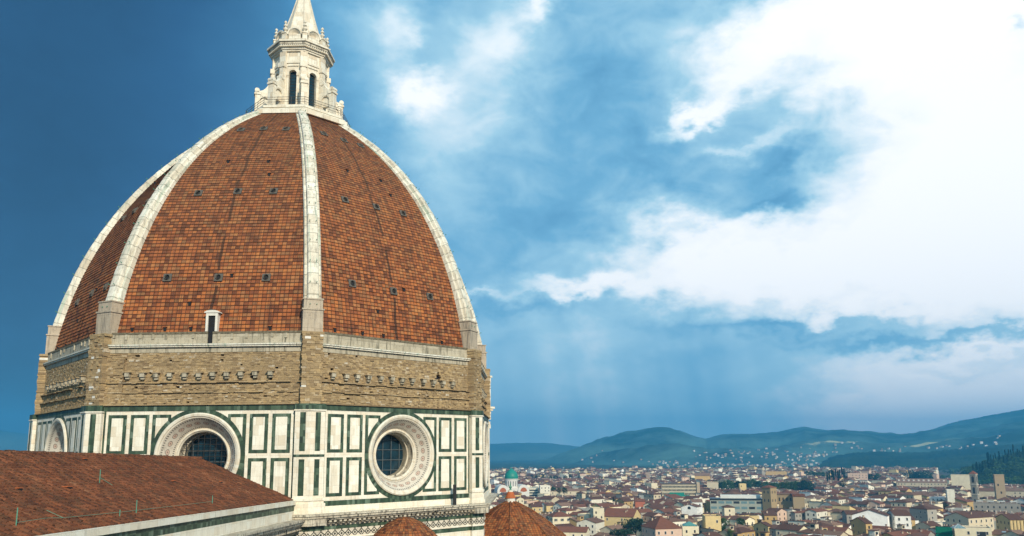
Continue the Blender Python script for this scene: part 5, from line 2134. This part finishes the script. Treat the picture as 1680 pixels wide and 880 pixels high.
# -- green scaffold net, glass pyramid, green glass roof
p, w, a = top_of(1536, 1560, 864, 17)
e = empty('scaffolded_house', (p.x, p.y, 0), 'house front wrapped in bright green scaffold netting at bottom right', 'scaffolding')
taken.append((p.x, p.y, w*.7))
F = hframe(p.x, p.y, -a)
mb = MB()
mb.box(F, -w/2+.3, w/2-.3, 0, 16.4, .3, 8, M_wall, (.5, .42, .3))
mb.build('wall', e)
mb = MB()
for i in range(12):
    u0, u1 = -w/2+w*i/12, -w/2+w*(i+1)/12
    mb.box(F, u0, u1, 0, 17+uni(-.15, .15), -.06-.12*(i % 2), .06, M_net)
mb.build('netting', e)
mb = MB()
for i in range(4):
    mb.box(F, -w/2-.2, w/2+.2, 5+i*4, 5.12+i*4, -.5, .2, M_iron)
mb.build('scaffold_deck', e)
p, w, a = top_of(1563, 1582, 868, 16.9)
e = empty('glass_pyramid', (p.x, p.y, 16.85), 'pale blue glass pyramid skylight on the cream flat topped block', 'skylight')
F = hframe(p.x+6*sin(a), p.y+6*cos(a), -a+.3)
cz = [F(s0*w/2, 16.9, s1*w/2) for s0, s1 in ((-1, -1), (1, -1), (1, 1), (-1, 1))]
mb = MB()
fr = MB()
for i in range(4):
    mb.face([cz[i], cz[(i+1) % 4], F(0, 16.9+w*.36, 0)], M_pyr)
    fr.tube(cz[i], F(0, 16.9+w*.36, 0), .09, M_white, 5)
    for f_ in (.33, .66):
        fr.tube(cz[i]*(1-f_)+cz[(i+1) % 4]*f_, F(0, 16.9+w*.36, 0), .05, M_white, 4)
mb.build('glass', e)
fr.build('frame', e)

# ---- trees
def leaf_crown(rx, rz, n, size, shape='round', seed=1, mt=None):
    r_ = random.Random(seed)
    mb = MB()
    cl = []
    nc = 26 if shape != 'cypress' else 30
    for _ in range(nc):
        if shape == 'cypress':
            z = r_.random()
            rad = rx*(.25+.75*math.sin(min(1, z*1.15+.12)*pi)**.8)*.55
            t = r_.random()*2*pi
            cl.append((rad*cos(t)*.6, rad*sin(t)*.6, z*2*rz-rz, rx*.42))
        elif shape == 'pine':
            t, q = r_.random()*2*pi, r_.random()**.5
            cl.append((rx*q*cos(t)*.8, rx*q*sin(t)*.8, (r_.random()-.3)*rz*.8, rx*.30))
        else:
            t = r_.random()*2*pi
            ph = math.asin(2*r_.random()-1)
            q = .45+.45*r_.random()
            cl.append((rx*q*cos(t)*cos(ph), rx*q*sin(t)*cos(ph), rz*q*sin(ph), rx*(.24+.2*r_.random())))
    for i in range(n):
        c = cl[i % nc]
        t = r_.random()*2*pi
        ph = math.asin(2*r_.random()-1)
        q = c[3]*(.72+.36*r_.random())
        p = Vector((c[0]+q*cos(t)*cos(ph), c[1]+q*sin(t)*cos(ph), c[2]+q*sin(ph)*(.8 if shape != 'cypress' else 1.5)))
        a_ = Vector((r_.uniform(-1, 1), r_.uniform(-1, 1), r_.uniform(-1, 1))).normalized()*size*r_.uniform(.6, 1.2)
        b_ = a_.orthogonal().normalized()*size*r_.uniform(.5, 1.1)
        mb.face([p-a_-b_*.4, p+b_, p+a_-b_*.4], mt or M_leaf, [(0, 0), (1, 0), (0, 1)])
    return mb


TREES = {}
for key, args in {'broad': (5.0, 4.6, 2600, .34, 'round', 3, M_leaf), 'light': (4.6, 4.8, 2200, .34, 'round', 5, M_leaf_light), 'dark': (5.4, 4.6, 2600, .36, 'round', 9, M_leaf_dark), 'oval': (4.0, 5.6, 2200, .34, 'round', 12, M_leaf),
                  'cypress': (1.9, 7.0, 1900, .42, 'cypress', 4, M_leaf_dark), 'pine': (6.0, 3.2, 2600, .38, 'pine', 6, M_leaf_dark)}.items():
    mb = leaf_crown(*args)
    o = mb.build('crown')
    ME_C = o.data
    bpy.data.objects.remove(o)
    tr = MB()
    bot = -args[1]
    tr.tube((0, 0, bot-6), (0, 0, bot+args[1]*.9), .42, M_bark, 8, .18)
    for i in range(5):
        t = i*1.3
        tr.tube((0, 0, bot+1+i*.3), (args[0]*.5*cos(t), args[0]*.5*sin(t), bot+args[1]*(.9+.15*i)), .16, M_bark, 5, .05)
    o = tr.build('trunk')
    ME_T = o.data
    bpy.data.objects.remove(o)
    TREES[key] = (ME_C, ME_T, args[1])


def tree(px, ytop, ztop, kind, hpx, label, group=None, wide=1.0, pos=None):
    """a tree whose top stands at height ztop where the photo shows it, hpx photo pixels of crown"""
    if pos is None:
        p = at(px, ytop, ztop)
    else:
        p = pos
    dc = (Vector((p.x, p.y, ztop))-EYE).dot(fw)
    me_c, me_t, rz = TREES[kind]
    hh = hpx/FPX*dc
    s_ = hh/(2*rz)
    e = empty('tree' if kind != 'cypress' else 'cypress_tree', (p.x, p.y, ztop-hh/2), label, 'tree', group, uni(0, 6))
    e.scale = (s_*wide, s_*wide, s_)
    for nm, me in (('crown', me_c), ('trunk', me_t)):
        c = bpy.data.objects.new(nm, me)
        COL.objects.link(c)
        c.parent = e
    if pos is None:
        views.append((math.atan2(p.x-EYE.x, p.y-EYE.y), .25*hpx/FPX, math.hypot(p.x-EYE.x, p.y-EYE.y), ztop-hh*.75))
        taken.append((p.x, p.y, 4.2*s_*wide))
    return e


tree(1042, 850, 20, 'pine', 30, 'tall dark evergreen with a broken crown left of the large brown hipped roof', None, .8)
tree(1024, 868, 16, 'pine', 18, 'low wide dark evergreen left of the tall one by the hipped roof', None, 1.0)
tree(1010, 868, 14, 'dark', 14, 'small dark round tree furthest left of the evergreens near the half dome', None, 1.2)
tree(1186, 850, 18, 'broad', 22, 'round dark green tree right of the tall yellow house', None, 1.0)
tree(1198, 867, 15, 'light', 18, 'bright yellow green tree at the bottom edge below the round dark one', None, .9)
tree(1215, 850, 16, 'broad', 12, 'small bushy tree between dark roofs right of the round one', None, 1.2)
tree(1548, 825, 16, 'dark', 14, 'dark spreading tree behind the tall grey house', None, 1.5)
tree(1006, 816, 17, 'cypress', 11, 'lone dark cypress between the houses left of the brick red house')
tree(866, 826, 15, 'cypress', 10, 'lone dark cypress close behind the tiled half dome')
rows = []
for i in range(12):
    rows.append((1176+i*6.4+uni(-1, 1), 786+uni(0, 4), 'oval' if i % 3 else 'broad', uni(16, 20), 'park trees left of the brown stone tower', 'green tree in the park row left of the stone tower'))
for i in range(7):
    rows.append((1257+i*7+uni(-1, 1), 789+uni(0, 4), 'light' if i % 2 else 'broad', uni(12, 16), 'trees behind the stone tower', 'mid green tree in the line behind the brown stone tower'))
for i in range(4):
    rows.append((1308+i*7, 788+uni(0, 3), 'dark' if i % 2 else 'broad', uni(18, 24), 'big trees right of the stone palace', 'tall dark green tree right of the flat roofed stone palace'))
for i in range(4):
    rows.append((1412+i*9, 777+uni(0, 3), 'broad', uni(11, 14), 'trees in front of the pink barracks', 'round tree in front of the long pink barracks'))
rows += [(1382, 788, 'dark', 14, None, 'single dark dense tree below the cypress clump')]
for i in range(6):
    rows.append((1490+i*6.5, 772+uni(0, 3), 'dark', uni(17, 21), 'dark holm oaks left of the cream palace', 'dark massed tree left of the long cream palace'))
rows += [(1477, 787, 'light', 14, None, 'pale green tree left of its pale neighbour in front of the long range'), (1494, 786, 'light', 14, None, 'pale green tree right of its pale neighbour in front of the long range')]
for i in range(4):
    rows.append((1606+i*6, 774+uni(0, 4), 'dark', uni(20, 26), 'trees between bell tower and gate tower', 'dark tree between the bell tower and the gate tower'))
for i in range(6):
    rows.append((1650+i*7, 774+uni(0, 3), 'light' if i % 2 else 'broad', uni(20, 26), 'trees right of the gate tower', 'leafy tree right of the square gate tower'))
for i in range(5):
    rows.append((1325+i*6, 772+uni(0, 3), 'broad', uni(8, 10), 'small trees left of the cypress clump', 'small hazy tree left of the cypress clump'))
for i in range(3):
    rows.append((908+i*9, 799+uni(0, 2), 'broad', 9, 'trees behind the long low range', 'dark bushy tree behind the long low range'))
for i in range(8):
    rows.append((870+i*11+uni(-3, 3), 777+uni(0, 4), 'dark', uni(6, 9), 'hazy trees behind the green dome', 'hazy blue green tree on the far edge right of the green dome'))
for x, y, kd, hp, grp, lb in rows:
    tree(x, y, 20, kd, hp, lb, grp, 1.0)
for i in range(9):
    tree(1357+i*3.4+uni(-.6, .6), 767+[5, 3, 1, 3, 0, 4, 2, -2, 0][i]+3, 30, 'cypress', uni(14, 17), 'tall dark cypress in the clump beyond the roofs at mid right', 'cypress clump in the middle distance', 1.1)


def on_hill(px, hf, d):
    d0 = pray(px, 745)
    a = math.atan2(d0.x, d0.y)
    return Vector((EYE.x+d*sin(a), EYE.y+d*cos(a), hf(a, d)))


for i in range(30):
    x = 1592+i*3.2+uni(-1.5, 1.5) if i < 12 else 1618+(i-12)*3.7+uni(-1.5, 1.5)
    dd = uni(1560, 1640) if i < 12 else uni(1660, 1790)
    q = on_hill(x, hc, dd)
    hp = uni(11, 16)
    hh = hp/FPX*dd
    tree(0, 0, q.z+hh*.93, 'cypress', hp, 'dark cypress on the wooded rise at the right edge', 'cypresses on the wooded rise', 1.0, q)

# the woods on that rise and the green belt at the city's far edge: one mass each
mb = MB()
rw = random.Random(11)


def clump(mb, c, r, n, mt, sz):
    for _ in range(n):
        t, ph = rw.random()*2*pi, math.asin(rw.random())
        q = r*(.8+.3*rw.random())
        p = c+Vector((q*cos(t)*cos(ph), q*sin(t)*cos(ph), q*.8*sin(ph)))
        a_ = Vector((rw.uniform(-1, 1), rw.uniform(-1, 1), rw.uniform(-.6, .6))).normalized()*sz
        b_ = a_.orthogonal().normalized()*sz
        mb.face([p-a_-b_*.5, p+b_, p+a_-b_*.5], mt, [(0, 0), (1, 0), (0, 1)])


for _ in range(420):
    x = rw.uniform(1575, 1720)
    dd = rw.uniform(1330, 1790)
    q = on_hill(x, hc, dd)
    clump(mb, q+Vector((0, 0, 2)), rw.uniform(4, 7), 34, M_leaf_dark if rw.random() < .6 else M_leaf, 1.3)
tag(mb.build('hill_wood'), 'dense dark green wood covering the rise at the right edge', 'wood', None, 'stuff')
mb = MB()
for _ in range(520):
    x = rw.uniform(850, 1600)
    dd = rw.uniform(2250, 3050)
    if rw.random() < .3:
        dd = rw.uniform(1300, 2250)
    q = atd(x, dd, 3)
    if rw.random() < .5:
        q += Vector((rw.uniform(-60, 60), 0, 0))
    clump(mb, q, rw.uniform(5, 9), 30, M_leaf_dark if rw.random() < .5 else M_leaf, 2.0)
tag(mb.build('far_trees'), 'dark green trees threaded through the far edge of the city', 'trees', None, 'stuff')

# ---- the houses of the town
cand = []
ga = .35
rs_ = random.Random(21)
sp = 11.8
for i in range(-20, 280):
    for j in range(-10, 250):
        gx, gy = i*sp+rs_.uniform(-3, 3), j*sp+rs_.uniform(-3, 3)
        x, y = gx*cos(ga)-gy*sin(ga)+40, gx*sin(ga)+gy*cos(ga)+40
        dx, dy = x-EYE.x, y-EYE.y
        dist = math.hypot(dx, dy)
        a = math.degrees(math.atan2(dx, dy))
        if dist < 395 or dist > 2250 or a < 12.2 or a > 50.8:
            continue
        if dist < 900 and a < 13.6:
            continue
        if a > 44.5 and 1300 < dist:
            continue
        # streets
        if (i % 5 == 0 and rs_.random() < .75) or (j % 6 == 0 and rs_.random() < .75):
            continue
        if dist > 1800 and rs_.random() < .3:
            continue
        cand.append((dist, x, y, a))
cand.sort()
kinds = ['gable']*6+['hip']*4+['flat']*2+['shed']*2
NEAR = 258
n_near = 0
far_w = MB()
wbins = far_w
near = []
for dist, x, y, a in cand:
    w, d = rs_.uniform(9.5, 15.5), rs_.uniform(8.5, 12.5)
    if not free(x, y, math.hypot(w, d)*.34):
        continue
    h = rs_.uniform(11.5, 16.8) if dist < 800 else rs_.uniform(9, 17)
    if dist > 700 and rs_.random() < .07:
        h += rs_.uniform(3, 7)
    rot = ga+rs_.choice((0, pi/2))+rs_.gauss(0, .10)
    kd = rs_.choice(kinds)
    ar = math.radians(a)
    for (va, vh, vd, vz) in views:
        if dist < vd and abs(ar-va) < vh+.45*w/dist:
            h = min(h, H+(vz-H)*(dist+6)/vd-2.4)
    if h < 7:
        continue
    wc, rc = rs_.choice(TW), rs_.choice(RW)
    if n_near < NEAR:
        n_near += 1
        e = house(x, y, w, d, h, rot, kd, wc, rc, rs_.uniform(.34, .46), 2 if dist < 560 else 1, rs_.choice((0, 1, 1, 2)))
        near.append((e, wc, rc, kd, h))
        if rs_.random() < .16:     # a roof terrace room
            al = MB()
            al.box(hframe(0, 0, 0), -1.8, 1.8, h, h+d*.16+3.0, -1.5, 1.5, M_wall, jit3(TINTS[wc]))
            al.box(hframe(0, 0, 0), -2.2, 2.2, h+d*.16+3.0, h+d*.16+3.2, -1.9, 1.9, M_roof, jit3(ROOFS[rc]))
            al.box(hframe(0, 0, 0), -1.2, 1.2, h+d*.16+1.2, h+d*.16+2.5, -1.56, 1.56, M_win)
            o = al.build('roof_room')
            o.parent = e
            o.location = (0, 0, 0)
        elif rs_.random() < .14:
            al = MB()
            s0 = rs_.choice((-1, 1))
            sk = .33
            al.box(lambda u, z, n: Vector((u, s0*(d/4+n*.95), h+.5+d/4*sk-n*.95*sk+z)), -1.0, 1.0, -.1, .12, -.7, .7, M_sky_light)
            o = al.build('skylight')
            o.parent = e
            o.location = (0, 0, 0)
    else:
        F = hframe(x, y, rot)
        wt_ = jit3(TINTS[wc])
        rt_ = jit3(ROOFS[rc])
        house_faces(far_w, far_w, F, w, d, h, kd, .39, wt_, rt_)
        if dist < 1500:
            tc = Vector((EYE.x-x, EYE.y-y)).normalized()
            for nx, ny, ln, hd in ((0, -1, w, d/2), (0, 1, w, d/2), (-1, 0, d, w/2), (1, 0, d, w/2)):
                wx, wy = nx*cos(rot)-ny*sin(rot), nx*sin(rot)+ny*cos(rot)
                if wx*tc.x+wy*tc.y < .2 or rs_.random() < .2:
                    continue
                cnt = int(ln/3.6)
                for zr in (2.0, 5.2):
                    for i in range(cnt):
                        if rs_.random() < .3:
                            continue
                        u = -ln/2+ln*(i+.5)/cnt
                        c_, s_ = u, hd+.04
                        q = []
                        for du, dz_ in ((-.5, -.8), (.5, -.8), (.5, .8), (-.5, .8)):
                            if nx == 0:
                                q.append(F(u+du, h-zr+dz_, ny*s_))
                            else:
                                q.append(F(nx*s_, h-zr+dz_, u+du))
                        far_w.face(q, M_win, [(0, 0), (1, 0), (1, 1), (0, 1)], (1, 1, 1))
        if rs_.random() < .5:
            u, n = rs_.uniform(-w*.3, w*.3), rs_.uniform(-d*.2, d*.2)
            far_w.box(hframe(x+u, y+n, rot), -.5, .5, h, h+3.4, -.4, .4, M_wall, (.6, .5, .4))
tag(far_w.build('distant_houses'), 'thousands of cream and white houses with brown roofs stretching to the hills', 'houses', None, 'stuff')

# ---- labels that single each near house out: by look, then by its place next to a landmark
def px_of(p):
    v = Vector(p)-EYE
    z = v.dot(fw)
    return 840+FPX*v.dot(r2)/z, PCY-FPX*v.dot(u2)/z


MARKS = [('tiled half dome', 855, 845), ('green synagogue dome', 840, 785), ('cream hipped villa', 918, 852), ('square beige block', 980, 842), ('tall dark evergreen', 1042, 862), ('brick red house', 1048, 826),
         ('brown hipped roof', 1085, 862), ('arched attic house', 1134, 836), ('tall yellow house', 1166, 862), ('round dark tree', 1186, 860), ('modern grey block', 1208, 828), ('brown stone tower', 1262, 815),
         ('pale wide gable', 1340, 843), ('tan corner house', 1412, 866), ('big white gable', 1430, 840), ('tall grey house', 1514, 846), ('green scaffold net', 1548, 870), ('wide tan house', 1590, 852),
         ('yellow pleated house', 1656, 860), ('low terrace building', 1635, 830), ('slim pale tower house', 1558, 810)]
KN = {'gable': 'gabled house', 'hip': 'hipped house', 'flat': 'flat topped house', 'shed': 'lean-to house'}
groups = {}
for e, wc, rc, kd, h in near:
    x, y = px_of((e.location.x, e.location.y, h+2))
    best = min(MARKS, key=lambda m_: math.hypot(m_[1]-x, (m_[2]-y)*1.6))
    dx, dy = x-best[1], y-best[2]
    if abs(dx) > 1.2*abs(dy):
        rel = 'right of' if dx > 0 else 'left of'
    else:
        rel = 'in front of' if dy > 0 else 'behind'
    groups.setdefault((wc, rc, kd, rel, best[0]), []).append((math.hypot(dx, dy), e))
ORD = ['', 'second ', 'third ', 'fourth ', 'fifth ', 'sixth ', 'seventh ', 'eighth ']
for (wc, rc, kd, rel, mk), lst in groups.items():
    lst.sort(key=lambda q: q[0])
    for i, (_, e) in enumerate(lst):
        rf = rc+' roof'
        tail = f', {ORD[i]}nearest' if len(lst) > 1 else ''
        lb_ = f'{wc} {KN[kd]} with {rf} {rel} the {mk}{tail}'
        e['label'] = lb_ if len(lb_.replace('-', ' ').split()) < 16 else lb_.replace(' with ', ', ').replace('in front of', 'before')
for o in list(COL.objects):
    if o.name.split('.')[0] == 'house' and o.get('category'):
        o['group'] = 'houses of the old town below'

# ---- the air over the valley
hz_ = bpy.data.materials.new('haze')
hz_.use_nodes = True
nt_ = hz_.node_tree
nt_.nodes.clear()
pv = nt_.nodes.new('ShaderNodeVolumePrincipled')
pv.inputs['Color'].default_value = (.10, .55, 1.0, 1)
pv.inputs['Density'].default_value = .00016
pv.inputs['Anisotropy'].default_value = .1
mo = nt_.nodes.new('ShaderNodeOutputMaterial')
nt_.links.new(pv.outputs[0], mo.inputs['Volume'])
mb = MB()
mb.box(lambda u, z, n: Vector((u, n, z)), -4500, 9500, -4, 520, -600, 9500, hz_)
hz_.cycles.homogeneous_volume = True
ho = mb.build('haze')
import bmesh
bm = bmesh.new()
bm.from_mesh(ho.data)
bmesh.ops.remove_doubles(bm, verts=bm.verts, dist=.01)
bmesh.ops.recalc_face_normals(bm, faces=bm.faces)
bm.to_mesh(ho.data)
bm.free()
tag(ho, 'blue rain haze filling the valley', 'haze', None, 'stuff')
SC.cycles.volume_bounces = 0
SC.cycles.max_bounces = 5
